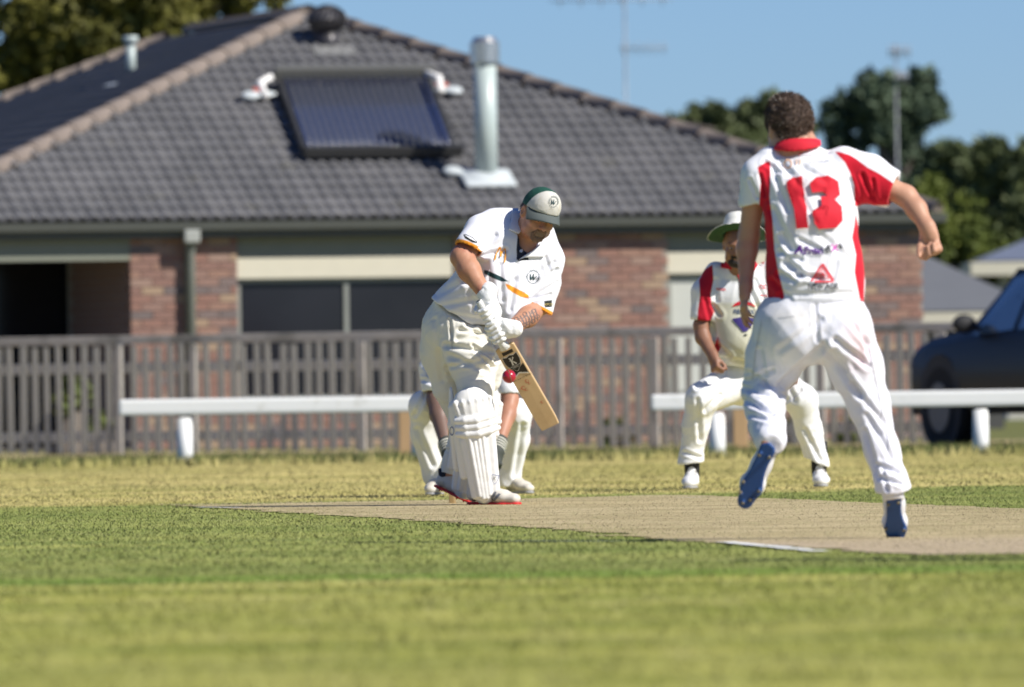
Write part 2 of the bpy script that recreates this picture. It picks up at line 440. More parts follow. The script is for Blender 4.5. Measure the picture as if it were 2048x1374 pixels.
# ================================================================== THE SETTING
def xy(nt):
    g = nd(nt, 'ShaderNodeNewGeometry'); s = nd(nt, 'ShaderNodeSeparateXYZ'); nt.links.new(g.outputs['Position'], s.inputs[0])
    return g.outputs['Position'], s.outputs[0], s.outputs[1]
def mapped(nt, pos, sc):
    m = nd(nt, 'ShaderNodeMapping'); m.inputs['Scale'].default_value = sc; nt.links.new(pos, m.inputs[0]); return m.outputs[0]
def zone_colour(nt):
    pos, x, y = xy(nt)
    wob = mth(nt, 'MULTIPLY', mth(nt, 'SUBTRACT', noise(nt, .9, 4, pos), .5), 5.0)
    green = mixc(nt, ramp(nt, noise(nt, .55, 5, pos, .6), .35, .68), (.17, .215, .050), (.28, .305, .088))
    green = mixc(nt, ramp(nt, noise(nt, 7, 4, pos, .6), .45, .75), green, (.30, .32, .12))
    dry = mixc(nt, ramp(nt, noise(nt, .35, 5, pos, .65), .34, .62), (.37, .335, .11), (.57, .475, .20))
    dry = mixc(nt, ramp(nt, noise(nt, 3.1, 4, pos, .6), .52, .8), dry, (.21, .25, .05))
    olive = mixc(nt, ramp(nt, noise(nt, .8, 5, pos, .6), .38, .66), (.225, .25, .047), (.37, .36, .10))
    olive = mixc(nt, ramp(nt, noise(nt, 6, 3, pos, .6), .5, .8), olive, (.45, .41, .20))
    far = mth(nt, 'ADD', mth(nt, 'SUBTRACT', y, mth(nt, 'MULTIPLY', x, .9)), wob)
    c = mixc(nt, ramp(nt, far, 68.3, 69.6), green, dry)
    # lush line at the edge of the watered square, and dry outfield this side of it
    yn = mth(nt, 'ADD', y, mth(nt, 'MULTIPLY', wob, .22))
    c = mixc(nt, ramp(nt, yn, 41.6, 40.9), c, (.15, .225, .04))
    c = mixc(nt, ramp(nt, yn, 40.3, 39.4), c, olive)
    ws = mth(nt, 'ADD', y, mth(nt, 'MULTIPLY', wob, .5))
    c = mixc(nt, ramp(nt, ws, 101, 102), c, (.055, .085, .018))
    c = mixc(nt, ramp(nt, ws, 107.5, 109), c, (.42, .34, .20))
    c = mixc(nt, ramp(nt, y, 123, 126), c, (.14, .15, .06))
    st = noise(nt, 1.0, 5, mapped(nt, pos, (.16, .85, 1)), .62); c = mixc(nt, .75, c, mixc(nt, ramp(nt, st, .32, .68), (.38, .41, .36), (.64, .61, .58)), 'OVERLAY')
    bl_ = ramp(nt, noise(nt, 1.9, 4, mapped(nt, pos, (.45, 1, 1)), .55), .60, .72); c = mixc(nt, mth(nt, 'MULTIPLY', bl_, .35), c, (.50, .45, .24))
    return c
m_ground, nt, b = new_mat('turf')
c = zone_colour(nt); pos, _, _ = xy(nt)
nt.links.new(mixc(nt, .45, c, mixc(nt, noise(nt, 40, 3, pos), (.03, .05, .01), (.95, .9, .75)), 'SOFT_LIGHT'), b.inputs['Base Color']); b.inputs['Roughness'].default_value = .95
b.inputs['Specular IOR Level'].default_value = .1
m_grass, nt, b = new_mat('grass_blade')
c = zone_colour(nt); c = mixc(nt, ramp(nt, attr(nt, 'rnd'), 0, 1), mixc(nt, 1, c, (.86, .88, .84), 'MULTIPLY'), mixc(nt, .16, c, (.80, .74, .36)))
nt.links.new(c, b.inputs['Base Color']); b.inputs['Roughness'].default_value = .8; b.inputs['Specular IOR Level'].default_value = .1
def soft_normal(nt, b, k):
    # blades bend and scatter light between them: ease each flat triangle's normal towards the sward's
    g_ = nd(nt, 'ShaderNodeNewGeometry'); mx = nd(nt, 'ShaderNodeMix', data_type='VECTOR'); mx.inputs[0].default_value = k; mx.inputs[5].default_value = (0, -.25, 1)
    nt.links.new(g_.outputs['Normal'], mx.inputs[4]); vn = nd(nt, 'ShaderNodeVectorMath', operation='NORMALIZE'); nt.links.new(mx.outputs[1], vn.inputs[0]); nt.links.new(vn.outputs[0], b.inputs['Normal'])
soft_normal(nt, b, .72)
b.inputs['Transmission Weight'].default_value = 0

g = Box(); V = []; 
gx = np.concatenate([[-900, -300, -100, -40], np.linspace(-15, 15, 13), [40, 100, 300, 900]]); gy = np.concatenate([[-60, 0], np.linspace(15, 160, 30), [250, 500, 1500, 2500]])
V = [(x, y, 0) for y in gy for x in gx]; nx = len(gx)
Fc = [(j * nx + i, j * nx + i + 1, (j + 1) * nx + i + 1, (j + 1) * nx + i) for j in range(len(gy) - 1) for i in range(nx - 1)]
tag(mesh_obj('ground', V, Fc, m_ground), 'mown grass oval, dry beyond the watered green square', kind='structure')

# pitch strip
PA = math.radians(8.6); pd = np.array([-math.sin(PA), math.cos(PA)]); pr = np.array([math.cos(PA), math.sin(PA)])  # away, right
PO = np.array([-.145, 55.3])
def pitch(s, t): q = PO + pd * (s) + pr * t; return q      # s away along pitch, t across from left edge (0..3.05)
m_pitch, nt, b = new_mat('bare_turf_strip')
pos, x, y = xy(nt)
c = mixc(nt, ramp(nt, noise(nt, 1.1, 5, pos, .65), .3, .7), (.36, .29, .15), (.53, .43, .245))
c = mixc(nt, ramp(nt, noise(nt, 9, 4, pos, .6), .5, .72), c, (.36, .34, .15))
c = mixc(nt, ramp(nt, noise(nt, 60, 2, pos, .6), .62, .72), c, (.17, .14, .08))
c = mixc(nt, ramp(nt, mth(nt, 'ADD', y, noise(nt, 2, 2, pos)), 50.5, 47), c, (.45, .36, .235))
nt.links.new(c, b.inputs['Base Color']); b.inputs['Roughness'].default_value = .95; b.inputs['Specular IOR Level'].default_value = .1
bn = nd(nt, 'ShaderNodeBump'); bn.inputs['Strength'].default_value = .6; bn.inputs['Distance'].default_value = .012
nt.links.new(noise(nt, 45, 4, pos), bn.inputs['Height']); nt.links.new(bn.outputs[0], b.inputs['Normal'])
s0, s1 = -11.6, 12.2; out = []
def jit(a): return a * rng.normal()
nE = 90
for i in range(nE): out.append(pitch(s0 + (s1 - s0) * i / nE, 0 + jit(.06) - (.14 if i < nE * .3 else 0)))
for i in range(14): out.append(pitch(s1 + i * .13 - 1.2 + jit(.15), 3.05 * i / 14))
for i in range(nE): out.append(pitch(s1 + .6 - (s1 + .6 - s0) * i / nE, 3.05 + jit(.035)))
for i in range(14): out.append(pitch(s0 + jit(.10), 3.05 * (1 - i / 14)))
tag(mesh_obj('pitch', [(q[0], q[1], .004) for q in out], [tuple(range(len(out)))[::-1]], m_pitch), 'straw coloured bare cricket pitch strip', kind='structure')
bm = bmesh.new(); bm.from_mesh(bpy.data.objects['pitch'].data); bmesh.ops.recalc_face_normals(bm, faces=bm.faces)
for f in bm.faces:
    if f.normal.z < 0: f.normal_flip()
bm.to_mesh(bpy.data.objects['pitch'].data); bm.free()
# crease lines
m_line = mat('lime_line', (.80, .80, .77), .95, var=.1, vscale=30, var2=((.5, .46, .3), 14, .52, .7))
m_faint = mat('worn_line', (.33, .37, .26), .95, var=.2, vscale=30, var2=((.2, .26, .09), 9, .45, .6))
def line(name, a, b_, w, m, label):
    a, b_ = np.array(a), np.array(b_); t = N3(b_ - a); q = np.array([-t[1], t[0]]) * w / 2; n = 24; V = []
    for i in range(n + 1):
        p = a + (b_ - a) * i / n; V += [(*(p + q * (1 + jit(.18))), .008), (*(p - q * (1 + jit(.18))), .008)]
    tag(mesh_obj(name, V, [(2 * i, 2 * i + 1, 2 * i + 3, 2 * i + 2)[::-1] for i in range(n)], m), label, kind='structure')
ga = ground(1448, 1087)[:2]; gb = ground(1642, 1106)[:2]
line('crease_line', ga, gb, .075, m_line, 'white return crease line on the near end of the pitch')
line('crease_line', ground(1015, 1085)[:2], ground(1250, 1086)[:2], .05, m_faint, 'faint worn crease line on the green beside the pitch')
line('crease_line', ground(395, 1017)[:2], ground(480, 1018)[:2], .05, m_line, 'faint crease end left of the batsman')
line('crease_line', ground(1350, 998)[:2], ground(1408, 997)[:2], .05, m_line, 'short white crease end right of the batsman')

# grass blades
def blades(name, y0, y1, dens, h, wd, label, seed, keepf=None, mtl=None, tilt=.5):
    r = np.random.default_rng(seed); A = 0; hw = lambda y: 1024 / F * y * 1.3 + .25
    n = int(dens * (y1 - y0) * (hw(y0) + hw(y1)))
    y = r.uniform(y0, y1, n); x = r.uniform(-1, 1, n) * hw(y)
    if keepf is not None: k = keepf(x, y, r); x, y = x[k], y[k]
    n = len(x); a = r.uniform(0, math.pi, n); hh = h * r.uniform(.45, 1.25, n); ww = wd * r.uniform(.6, 1.3, n)
    dx, dy = np.cos(a) * ww / 2, np.sin(a) * ww / 2; z = np.zeros(n)
    V = np.empty((n, 3, 3)); V[:, 0] = np.stack([x - dx, y - dy, z], 1); V[:, 1] = np.stack([x + dx, y + dy, z], 1)
    V[:, 2] = np.stack([x + r.normal(size=n) * hh * tilt, y + r.normal(size=n) * hh * tilt, hh], 1)
    o = mesh_obj(name, V.reshape(-1, 3), np.arange(3 * n).reshape(-1, 3), mtl or m_grass, None, False, {'rnd': np.repeat(r.uniform(0, 1, n), 3)})
    tag(o, label, 'grass', kind='stuff'); return o
def pt(x, y):
    d = np.stack([x - PO[0], y - PO[1]], 1); return d @ pd, d @ pr
def offpitch(x, y, r):
    s, t = pt(x, y); m = (s > s0) & (s < s1) & (t > np.where(s < -5, -.16, 0)) & (t < 3.05)
    return ~m | ((np.minimum(t, 3.05 - t) < .35) & (r.uniform(size=len(x)) < .22)) & ~((t < .35) & (s < -5))
def onpitch(x, y, r):
    s, t = pt(x, y); return (s > s0) & (s < s1) & (t > 0) & (t < 3.05)
blades('grass', 25, 41, 700, .013, .005, 'olive outfield grass nearest the camera', 1, tilt=.9)
blades('grass', 41, 69, 800, .011, .0045, 'short green grass of the watered square round the pitch', 2, offpitch, tilt=.9)
blades('grass', 69, 101, 340, .013, .007, 'dry yellow outfield grass behind the players', 3, tilt=.8)
blades('grass', 100.2, 107, 330, .085, .014, 'longer green grass under the white rail', 4, lambda x, y, r: r.uniform(size=len(x)) < .75 + .25 * np.sin(x * 1.7), tilt=.4)
blades('grass', 104, 120, 160, .03, .012, 'sparse dry grass along the foot of the fence', 5, tilt=.8)
m_fuzz, nt, b = new_mat('straw_fuzz')
c = mixc(nt, attr(nt, 'rnd'), (.20, .17, .07), (.62, .51, .31)); nt.links.new(c, b.inputs['Base Color']); b.inputs['Roughness'].default_value = .9; soft_normal(nt, b, .6)
blades('dry_stubble', 43.5, 69.5, 900, .008, .005, 'dry stubble and crumbs on the bare pitch', 6, onpitch, m_fuzz, tilt=1.2)
m_clod = mat('soil_clod', (.07, .055, .03), .95)
def sparse(x, y, r): s, t = pt(x, y); return (s > s0 - .3) & (s < s1) & (t > -.5) & (t < 3.3) & (r.uniform(size=len(x)) < .5 + .5 * np.sin(x * 3) * np.sin(y * 1.3))
blades('soil_crumbs', 46, 69, 26, .007, .010, 'dark crumbs of soil scattered on the pitch', 8, sparse, m_clod, tilt=.4)

# ------------------------------------------------------------------ white boundary rail
m_white = mat('white_paint', (.80, .80, .77), .45, var=.05, vscale=3, var2=((.62, .61, .55), 8, .58, .8))
def rail(px0, px1, y0, y1, posts, label, D):
    base = P((px0 + px1) / 2, 900, D); e = empty('boundary_rail', (base[0], D, 0), label, 'rail', 'white timber rails round the oval')
    a = P(px0, y0, D); b_ = P(px1, y1, D); zt = (a[2] + b_[2]) / 2
    a[2] = zt; b_[2] = zt
    bx = Box(); bx.box(a - [0, .07, .135], b_ - a, (0, .14, 0), (0, 0, .135)); keep(bx.build('rail', m_white, None, bevel=.025), e)
    for p in posts:
        x = P(p, 900, D)[0]; bx = Box(); bx.tube([(x, D, -.15), (x, D, zt - .16)], [.070, .066], 18); keep(bx.build('post', m_white, None, True), e)
DR = 103.0
rail(238, 862, 800, 790, [370, 838], 'white timber rail on round posts left of the batsman', DR)
rail(1302, 2330, 789, 775, [1435, 1962], 'white timber rail on round posts behind the bowler', DR)

# ------------------------------------------------------------------ timber fence
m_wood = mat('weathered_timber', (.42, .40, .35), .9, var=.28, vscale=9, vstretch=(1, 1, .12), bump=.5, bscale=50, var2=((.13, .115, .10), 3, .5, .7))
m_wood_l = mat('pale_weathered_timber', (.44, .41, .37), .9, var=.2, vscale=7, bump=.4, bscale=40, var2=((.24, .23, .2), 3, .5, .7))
FA, FB = P(-60, 684, 120.5), P(1908, 648, 115.5)
FA[2] = FB[2] = 1.17; fd = (FB - FA); FL = np.linalg.norm(fd); fd /= FL; fq = np.array([-fd[1], fd[0], 0])
fe = empty('picket_fence', (FA[0], FA[1], 0), 'long grey weathered picket fence between the oval and the house', 'fence')
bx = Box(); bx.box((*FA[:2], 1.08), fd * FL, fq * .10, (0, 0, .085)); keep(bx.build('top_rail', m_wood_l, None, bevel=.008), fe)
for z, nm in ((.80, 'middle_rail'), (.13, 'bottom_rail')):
    bx = Box(); bx.box((*(FA[:2] + fq[:2] * .03), z), fd * FL, fq * .045, (0, 0, .10)); keep(bx.build(nm, mat('rail_painted_sunlight', (.62, .59, .54), .9, var=.15, vscale=7), None, bevel=.005), fe)  # sunlight through the picket gaps is put into the paler rail colour
step = .1385; n = int(FL / step)
pk_meshes = []
for k in range(6):
    bx = Box(); wd = .062 + .014 * (k % 3) / 2; bx.box((0, 0, 0), (wd, 0, 0), (0, .02, 0), (0, 0, 1.035 + .02 * (k % 2))); o = bx.build('picket', m_wood, None, bevel=.004); pk_meshes.append(o.data); bpy.data.objects.remove(o)
for i in range(n):
    p = FA + fd * (i * step + jit(.006)); o = bpy.data.objects.new('picket', pk_meshes[int(rng.integers(6))]); link(o)
    o.location = (p[0], p[1], .03 + jit(.008)); o.rotation_euler = (0, jit(.008), math.atan2(fd[1], fd[0])); bpy.context.view_layer.update(); keep(o, fe)
px_posts = [218, 372, 715, 1110, 1300, 1625, 1860]
for px in px_posts:
    t = (P(px, 700, 118)[0] - FA[0]) / fd[0]; p = FA + fd * t; bx = Box(); bx.box((p[0], p[1] - .05, -.1), fd * .08, -fq * .03, (0, 0, 1.17)); keep(bx.build('post', m_wood_l, None, bevel=.006), fe)
# raw timber stakes
m_raw = mat('raw_timber', (.50, .32, .16), .8, var=.2, vscale=5, vstretch=(1, 1, .2))
for px, y0, y1, lab in ((1479, 720, 897, 'new orange brown timber post behind the right white rail'), (812, 812, 868, 'short sawn orange timber end beside the wicketkeeper')):
    D = 108; a = P(px, y0, D); bx = Box(); bx.box((a[0] - .065, D, -.1), (.13, 0, 0), (0, .12, 0), (0, 0, a[2] + .1)); tag(bx.build('timber_post', m_raw, None, bevel=.01), lab, 'post')

# ------------------------------------------------------------------ house
TH = math.radians(13); HU = np.array([math.cos(TH), math.sin(TH), 0]); HV = np.array([-math.sin(TH), math.cos(TH), 0]); HZ = np.array([0, 0, 1.])
HO = P(-215, 447, 128.7); EZ = HO[2]; HO = np.array([HO[0], HO[1], 0]); HL, HD = 11.34, 17.8; RISE = 2.32; RUN = 5.5; SET = .12
def hp(u, v, z): return HO + HU * u + HV * v + HZ * z
def upx(px, v=SET, y=600):
    d = f_ + (px - W0 / 2) / F * r_ - (y - H0 / 2) / F * u_
    t = ((hp(0, v, 0) - CAM) @ HV) / (d @ HV); q = CAM + d * t; return (q - HO) @ HU, q[2]
house = empty('brick_house', hp(HL / 2, HD / 2, 0), 'single storey brick house with grey tiled pyramid roof behind the fence', 'house')
m_mortar = mat('mortar', (.30, .26, .22), .95, var=.15, vscale=30)
brick_cols = [(.27, .15, .115), (.295, .175, .13), (.25, .145, .115), (.35, .245, .165), (.17, .135, .125), (.31, .205, .16), (.275, .17, .135), (.20, .15, .135)]
brick_p = [.22, .17, .16, .11, .09, .1, .1, .05]
m_bricks = [mat('clay_brick_%d' % i, c_, .9, var=.2, vscale=14, bump=.4, bscale=80) for i, c_ in enumerate(brick_cols)]
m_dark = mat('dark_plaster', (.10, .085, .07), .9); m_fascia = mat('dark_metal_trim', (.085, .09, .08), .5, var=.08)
m_olive = mat('olive_beam_head_shade', (.23, .24, .19), .8, var=.06); m_cream = mat('cream_board', (.60, .56, .44), .7, var=.05)  # olive of the patio beam, reused as painted shade over the windows
m_frame = mat('grey_window_frame', (.25, .26, .23), .5)
m_glass = mat('window_glass', (.018, .018, .022), .10, spec=.28, var=.5, vscale=.9); m_curtain = mat('pale_curtain', (.50, .51, .46), .9, var=.04)
WT = EZ - .05
z_sill = .44
uA0, uA1 = upx(262)[0], upx(475)[0]; uW1 = upx(912)[0]; uB1 = upx(1337)[0]; uC1 = upx(1712)[0]; uE = HL - SET
zh1 = upx(600, y=515)[1]; zh2 = upx(600, y=556)[1]; zk1 = upx(1420, y=503)[1]; zk2 = upx(1420, y=546)[1]
spans = [(uA0, uA1, 0, WT), (uA1, uW1, 0, z_sill), (uW1, uB1, 0, WT), (uB1, uC1, 0, z_sill), (uC1, uE, 0, WT)]
# front wall mortar body
bx = Box()
for (a, b_, z0, z1) in spans: bx.box(hp(a + .006, SET + .012, z0), HU * (b_ - a - .012), HV * .22, HZ * (z1 - z0 - .004))
bx.box(hp(SET, HD - SET, 0), HU * (HL - 2 * SET), HV * -.2, HZ * WT); bx.box(hp(HL - SET - .2, SET + .25, 0), HU * .2, HV * (HD - 2 * SET - .5), HZ * WT)
bx.box(hp(uA0, SET + .24, 0), HU * .2, HV * 3.3, HZ * WT); bx.box(hp(SET, 4.0, 0), HU * (uA0 - SET + .1), HV * .2, HZ * WT)
wall = keep(bx.build('wall', m_mortar), house)
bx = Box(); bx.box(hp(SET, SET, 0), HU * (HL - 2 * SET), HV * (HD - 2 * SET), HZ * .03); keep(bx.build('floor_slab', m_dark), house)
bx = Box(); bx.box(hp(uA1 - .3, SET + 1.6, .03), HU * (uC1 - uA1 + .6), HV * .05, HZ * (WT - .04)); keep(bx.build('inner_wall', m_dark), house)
bmesh_cache = {}
def brick_mesh(L, mi):
    key = (round(L, 2), mi)
    if key not in bmesh_cache:
        bx = Box(); bx.box((0, 0, 0), (L, 0, 0), (0, .10, 0), (0, 0, .076)); o = bx.build('brick', m_bricks[mi], None, bevel=0); bmesh_cache[key] = o.data; bpy.data.objects.remove(o)
    return bmesh_cache[key]
bricks = []
for (a, b_, z0, z1) in spans:
    r0_i = 0; nrow = int((z1 - z0) / .086)
    for r in range(nrow):
        z = z0 + r * .086 + .006; u = a - (.12 if r % 2 else 0)
        while u < b_ - .02:
            ua = max(u, a); ub = min(u + .23, b_)
            if ub - ua > .05: bricks.append((ua, ub - ua, z, rng.choice(8, p=brick_p)))
            u += .24
RZ = Matrix.Rotation(TH, 4, 'Z')
bpy.context.view_layer.update()
vis = sorted(bricks, key=lambda q: -q[2])[:300]; rest = sorted(bricks, key=lambda q: -q[2])[300:]
for (u, L, z, mi) in vis:
    o = link(bpy.data.objects.new('brick', brick_mesh(L, int(mi)))); o.parent = wall
    o.matrix_parent_inverse = wall.matrix_world.inverted(); o.matrix_basis = Matrix.Translation(Vector(hp(u, SET - .001 * rng.uniform(0, 5), z))) @ RZ
for mi in range(8):
    bx = Box()
    for (u, L, z, k) in rest:
        if k == mi: bx.box(hp(u, SET - .001 * rng.uniform(0, 5), z), HU * L, HV * .1, HZ * .076)
    if bx.V:
        o = keep2(bx.build('lower_bricks', m_bricks[mi]), wall); tag(o, kind='stuff')
# side wall of the open patio, bricks in shade
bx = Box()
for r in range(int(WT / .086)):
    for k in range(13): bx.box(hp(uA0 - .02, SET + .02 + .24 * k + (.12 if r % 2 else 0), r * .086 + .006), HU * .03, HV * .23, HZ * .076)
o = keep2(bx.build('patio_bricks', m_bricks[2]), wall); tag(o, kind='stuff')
# patio beam, ceiling, far door
zb = upx(100, y=522)[1]
bx = Box(); bx.box(hp(SET, SET, zb), HU * (uA0 - SET - .004), HV * .12, HZ * (WT - zb)); keep(bx.build('patio_beam', m_olive), house)
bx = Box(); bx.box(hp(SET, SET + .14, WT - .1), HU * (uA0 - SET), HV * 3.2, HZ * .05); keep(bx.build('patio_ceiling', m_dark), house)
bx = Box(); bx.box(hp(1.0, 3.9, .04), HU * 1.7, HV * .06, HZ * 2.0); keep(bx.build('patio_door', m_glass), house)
def window(a, b_, zs, z1, z2, mull, pane_m):
    fr = Box(); d = .05
    fr.box(hp(a, SET + .09, zs), HU * (b_ - a), HV * .06, HZ * .06); fr.box(hp(a, SET + .09, z1 - .05), HU * (b_ - a), HV * .06, HZ * .05)
    for m_ in [a, b_ - d] + mull: fr.box(hp(m_, SET + .093, zs + .06), HU * d, HV * .055, HZ * (z1 - zs - .11))
    wo = keep(fr.build('window', m_frame), house)
    eds = [a + d] + [q for m_ in mull for q in (m_, m_ + d)] + [b_ - d]
    for i in range(0, len(eds), 2):
        pb = Box(); pb.box(hp(eds[i], SET + .115, zs + .06), HU * (eds[i + 1] - eds[i]), HV * .012, HZ * (z1 - zs - .11)); keep2(pb.build('pane', pane_m), wo)
    bb = Box(); bb.box(hp(a, SET + .03, z1), HU * (b_ - a), HV * .10, HZ * (z2 - z1)); keep2(bb.build('cream_head', m_cream), wo)
    ib = Box(); ib.box(hp(a, SET + .05, z2 + .002), HU * (b_ - a), HV * .10, HZ * (WT - z2 - .002)); keep2(ib.build('head_shade', m_olive), wo)  # shaded top of the cream head, put in as a darker olive strip
    sb = Box(); sb.box(hp(a, SET - .03, zs - .05), HU * (b_ - a), HV * .18, HZ * .048); keep2(sb.build('sill', m_mortar), wo)
    return wo
um = [upx(692)[0]]
window(uA1 + .003, uW1 - .003, z_sill + .05, zh2, zh1, um, m_glass)
window(uB1 + .003, uC1 - .003, z_sill + .05, zk2, zk1, [upx(1520)[0]], m_curtain)
# eaves: soffit, fascia, gutter, downpipe
bx = Box(); 
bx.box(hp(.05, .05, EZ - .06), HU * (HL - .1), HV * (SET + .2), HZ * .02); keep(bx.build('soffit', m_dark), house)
bx = Box(); bx.box(hp(0, 0, EZ - .19), HU * HL, HV * .03, HZ * .17); bx.box(hp(0, .03, EZ - .19), HU * .03, HV * (HD - .03), HZ * .17); bx.box(hp(HL - .03, .03, EZ - .19), HU * .03, HV * (HD - .03), HZ * .17)
keep(bx.build('fascia', m_fascia), house)
bx = Box(); gp = [(-.10, -.105), (-.115, -.02), (-.095, -.015), (-.085, -.09), (-.012, -.09), (-.012, -.02), (-.004, -.02), (-.004, -.105)]
V = [hp(u, a, EZ + b_) for u in (-.1, HL + .1) for a, b_ in gp]; k = len(gp)
bx.add(V, [(i, (i + 1) % k, (i + 1) % k + k, i + k) for i in range(k)] + [tuple(range(k)), tuple(range(k, 2 * k))]); keep(bx.build('gutter', m_fascia), house)
ud = upx(380, SET - .05)[0]; m_pipe = mat('grey_downpipe', (.17, .18, .155), .55)
bx = Box(); bx.tube([hp(ud, -.05, EZ - .1), hp(ud, -.04, EZ - .2), hp(ud, SET - .07, EZ - .36), hp(ud, SET - .07, .05)], .055, 12); keep(bx.build('downpipe', m_pipe, None, True), house)
bx = Box(); bx.box(hp(ud - .085, -.12, EZ - .24), HU * .17, HV * .12, HZ * .14); keep(bx.build('rainwater_head', mat('pale_pipe_head', (.33, .34, .31), .5), bevel=.02), house)
# roof
m_tile, nt, b = new_mat('slate_grey_tile')
oi = nd(nt, 'ShaderNodeObjectInfo'); v = coords(nt)
c = mixc(nt, noise(nt, 9, 4, v), (.088, .089, .092), (.13, .13, .133)); c = mixc(nt, oi.outputs['Random'], c, mixc(nt, .5, c, (.155, .155, .158)))
gp = nd(nt, 'ShaderNodeNewGeometry').outputs['Position']; c = mixc(nt, .35, c, mixc(nt, ramp(nt, noise(nt, .7, 5, gp, .7), .3, .7), (.25, .25, .27), (.80, .76, .74)), 'OVERLAY'); c = mixc(nt, ramp(nt, noise(nt, 2.3, 4, gp, .6), .60, .75), c, (.14, .135, .115))
nt.links.new(c, b.inputs['Base Color']); b.inputs['Roughness'].default_value = .62; b.inputs['Specular IOR Level'].default_value = .45
m_cap = mat('terracotta_grey_ridge', (.215, .175, .145), .85, var=.15, vscale=4, bump=.3)
apex = hp(HL / 2, RUN, EZ + RISE); apexb = hp(HL / 2, HD - RUN, EZ + RISE); cs = [hp(0, 0, EZ), hp(HL, 0, EZ), hp(HL, HD, EZ), hp(0, HD, EZ)]
roof = keep(mesh_obj('roof', cs + [apex, apexb], [(0, 1, 4), (1, 2, 5, 4), (2, 3, 5), (3, 0, 4, 5), (0, 3, 2, 1)], m_fascia), house)
TW, TG = .262, .285
prof = [(0, .006), (.10, .028), (.25, .048), (.40, .028), (.5, .004), (.62, .030), (.75, .048), (.90, .028), (1.0, .006)]
tv = [(x * TW, -.02, z + .018) for x, z in prof] + [(x * TW, TG + .01, z - .018) for x, z in prof] + [(x * TW, -.02, z - .012) for x, z in prof]
kk = len(prof); tf = [(i, i + 1, i + 1 + kk, i + kk) for i in range(kk - 1)] + [(i + 2 * kk, i + 1 + 2 * kk, i + 1, i) for i in range(kk - 1)]
tile_me = mesh_obj('tile', tv, tf, m_tile); tile_data = tile_me.data; bpy.data.objects.remove(tile_me)
for i, p in enumerate(tile_data.polygons): p.use_smooth = i < kk - 1
TV = np.array(tv); TF = np.array(tf)
def tiles(c0, e, inn, L, run, ia, ib):
    sl = math.hypot(run, RISE); up = inn * run / sl + HZ * RISE / sl; nrm = np.cross(e, up); res = []
    for r in range(int(sl / TG) + 1):
        q = r * TG; t = (q + TG * .5) / sl; u0 = ia * t; u1 = L - ib * t; nn = int((u1 - u0) / TW) + 3; off = (r % 2) * 0
        k0 = int(u0 / TW) - 1
        for k in range(k0, k0 + nn + 1):
            uc = (k + .5) * TW
            if uc < u0 - .02 or uc > u1 + .02 or q + TG * .6 > sl: continue
            p = c0 + e * (k * TW) + up * q + nrm * .008
            R = Matrix(((e[0], up[0], nrm[0], p[0]), (e[1], up[1], nrm[1], p[1]), (e[2], up[2], nrm[2], p[2]), (0, 0, 0, 1))); res.append((R, p))
    return res
front_t = tiles(cs[0], HU, HV, HL, RUN, HL / 2, HL / 2)
other = tiles(cs[3], -HV, HU, HD, HL / 2, RUN, RUN) + tiles(cs[1], HV, -HU, HD, HL / 2, RUN, RUN)
pxs = [proj(p[None])[0][0] for _, p in front_t]
infr = [t for t, x in zip(front_t, pxs) if -30 < x < 2050]; outr = [t for t, x in zip(front_t, pxs) if not -30 < x < 2050]
infr.sort(key=lambda t: t[1][2])
bpy.context.view_layer.update(); rinv = roof.matrix_world.inverted()
for R, p in infr[:300]:
    o = link(bpy.data.objects.new('tile', tile_data)); o.parent = roof; o.matrix_parent_inverse = rinv; o.matrix_basis = R
V = []; Fs = []
for i, (R, p) in enumerate(infr[300:] + outr + other):
    Rm = np.array(R); V.append(TV @ Rm[:3, :3].T + Rm[:3, 3]); Fs.append(TF + i * len(TV))
o = keep2(mesh_obj('upper_tiles', np.concatenate(V), np.concatenate(Fs), m_tile), roof); tag(o, kind='stuff')
for i, p in enumerate(o.data.polygons): p.use_smooth = (i % (2 * (kk - 1))) < kk - 1
for c0, nm, ap_ in ((cs[0], 0, apex), (cs[1], 0, apex), (cs[3], 0, apexb), (cs[2], 0, apexb), (apex, 0, apexb)):
    d = ap_ - c0; L = np.linalg.norm(d); d = d / L; sd = N3(np.cross(d, HZ)); upv = np.cross(sd, d); n = int(L / .38)
    hd = []; 
    for ring_i, (t, rr) in enumerate(((-.02, .125), (.40, .108))):
        for k in range(9):
            a = math.pi * (-.08 + 1.16 * k / 8); hd.append((rr * math.cos(a), t, rr * .8 * math.sin(a)))
    hf = [(k, k + 1, k + 10, k + 9) for k in range(8)] + [tuple(range(9))]
    if nm == 0 and 'cap_data' not in globals():
        co = mesh_obj('ridge_cap', hd, hf, m_cap, None, True); cap_data = co.data; bpy.data.objects.remove(co)
    for k in range(n):
        p = c0 + d * (k * .38) + upv * .03
        o = link(bpy.data.objects.new('ridge_cap', cap_data)); o.parent = roof; o.matrix_parent_inverse = rinv
        o.matrix_basis = Matrix(((sd[0], d[0], upv[0], p[0]), (sd[1], d[1], upv[1], p[1]), (sd[2], d[2], upv[2], p[2]), (0, 0, 0, 1)))
# a point on the front slope / left slope seen at a pixel
fup = N3(HV * RUN + HZ * RISE); fn = np.cross(HU, fup); lup = N3(HU * HL / 2 + HZ * RISE); ln = np.cross(-HV, lup)
def onroof(px, py, n=None, o=None, lift=0.):
    n = fn if n is None else n; o = cs[0] if o is None else o
    d = f_ + (px - W0 / 2) / F * r_ - (py - H0 / 2) / F * u_; t = ((o + n * lift - CAM) @ n) / (d @ n); return CAM + d * t
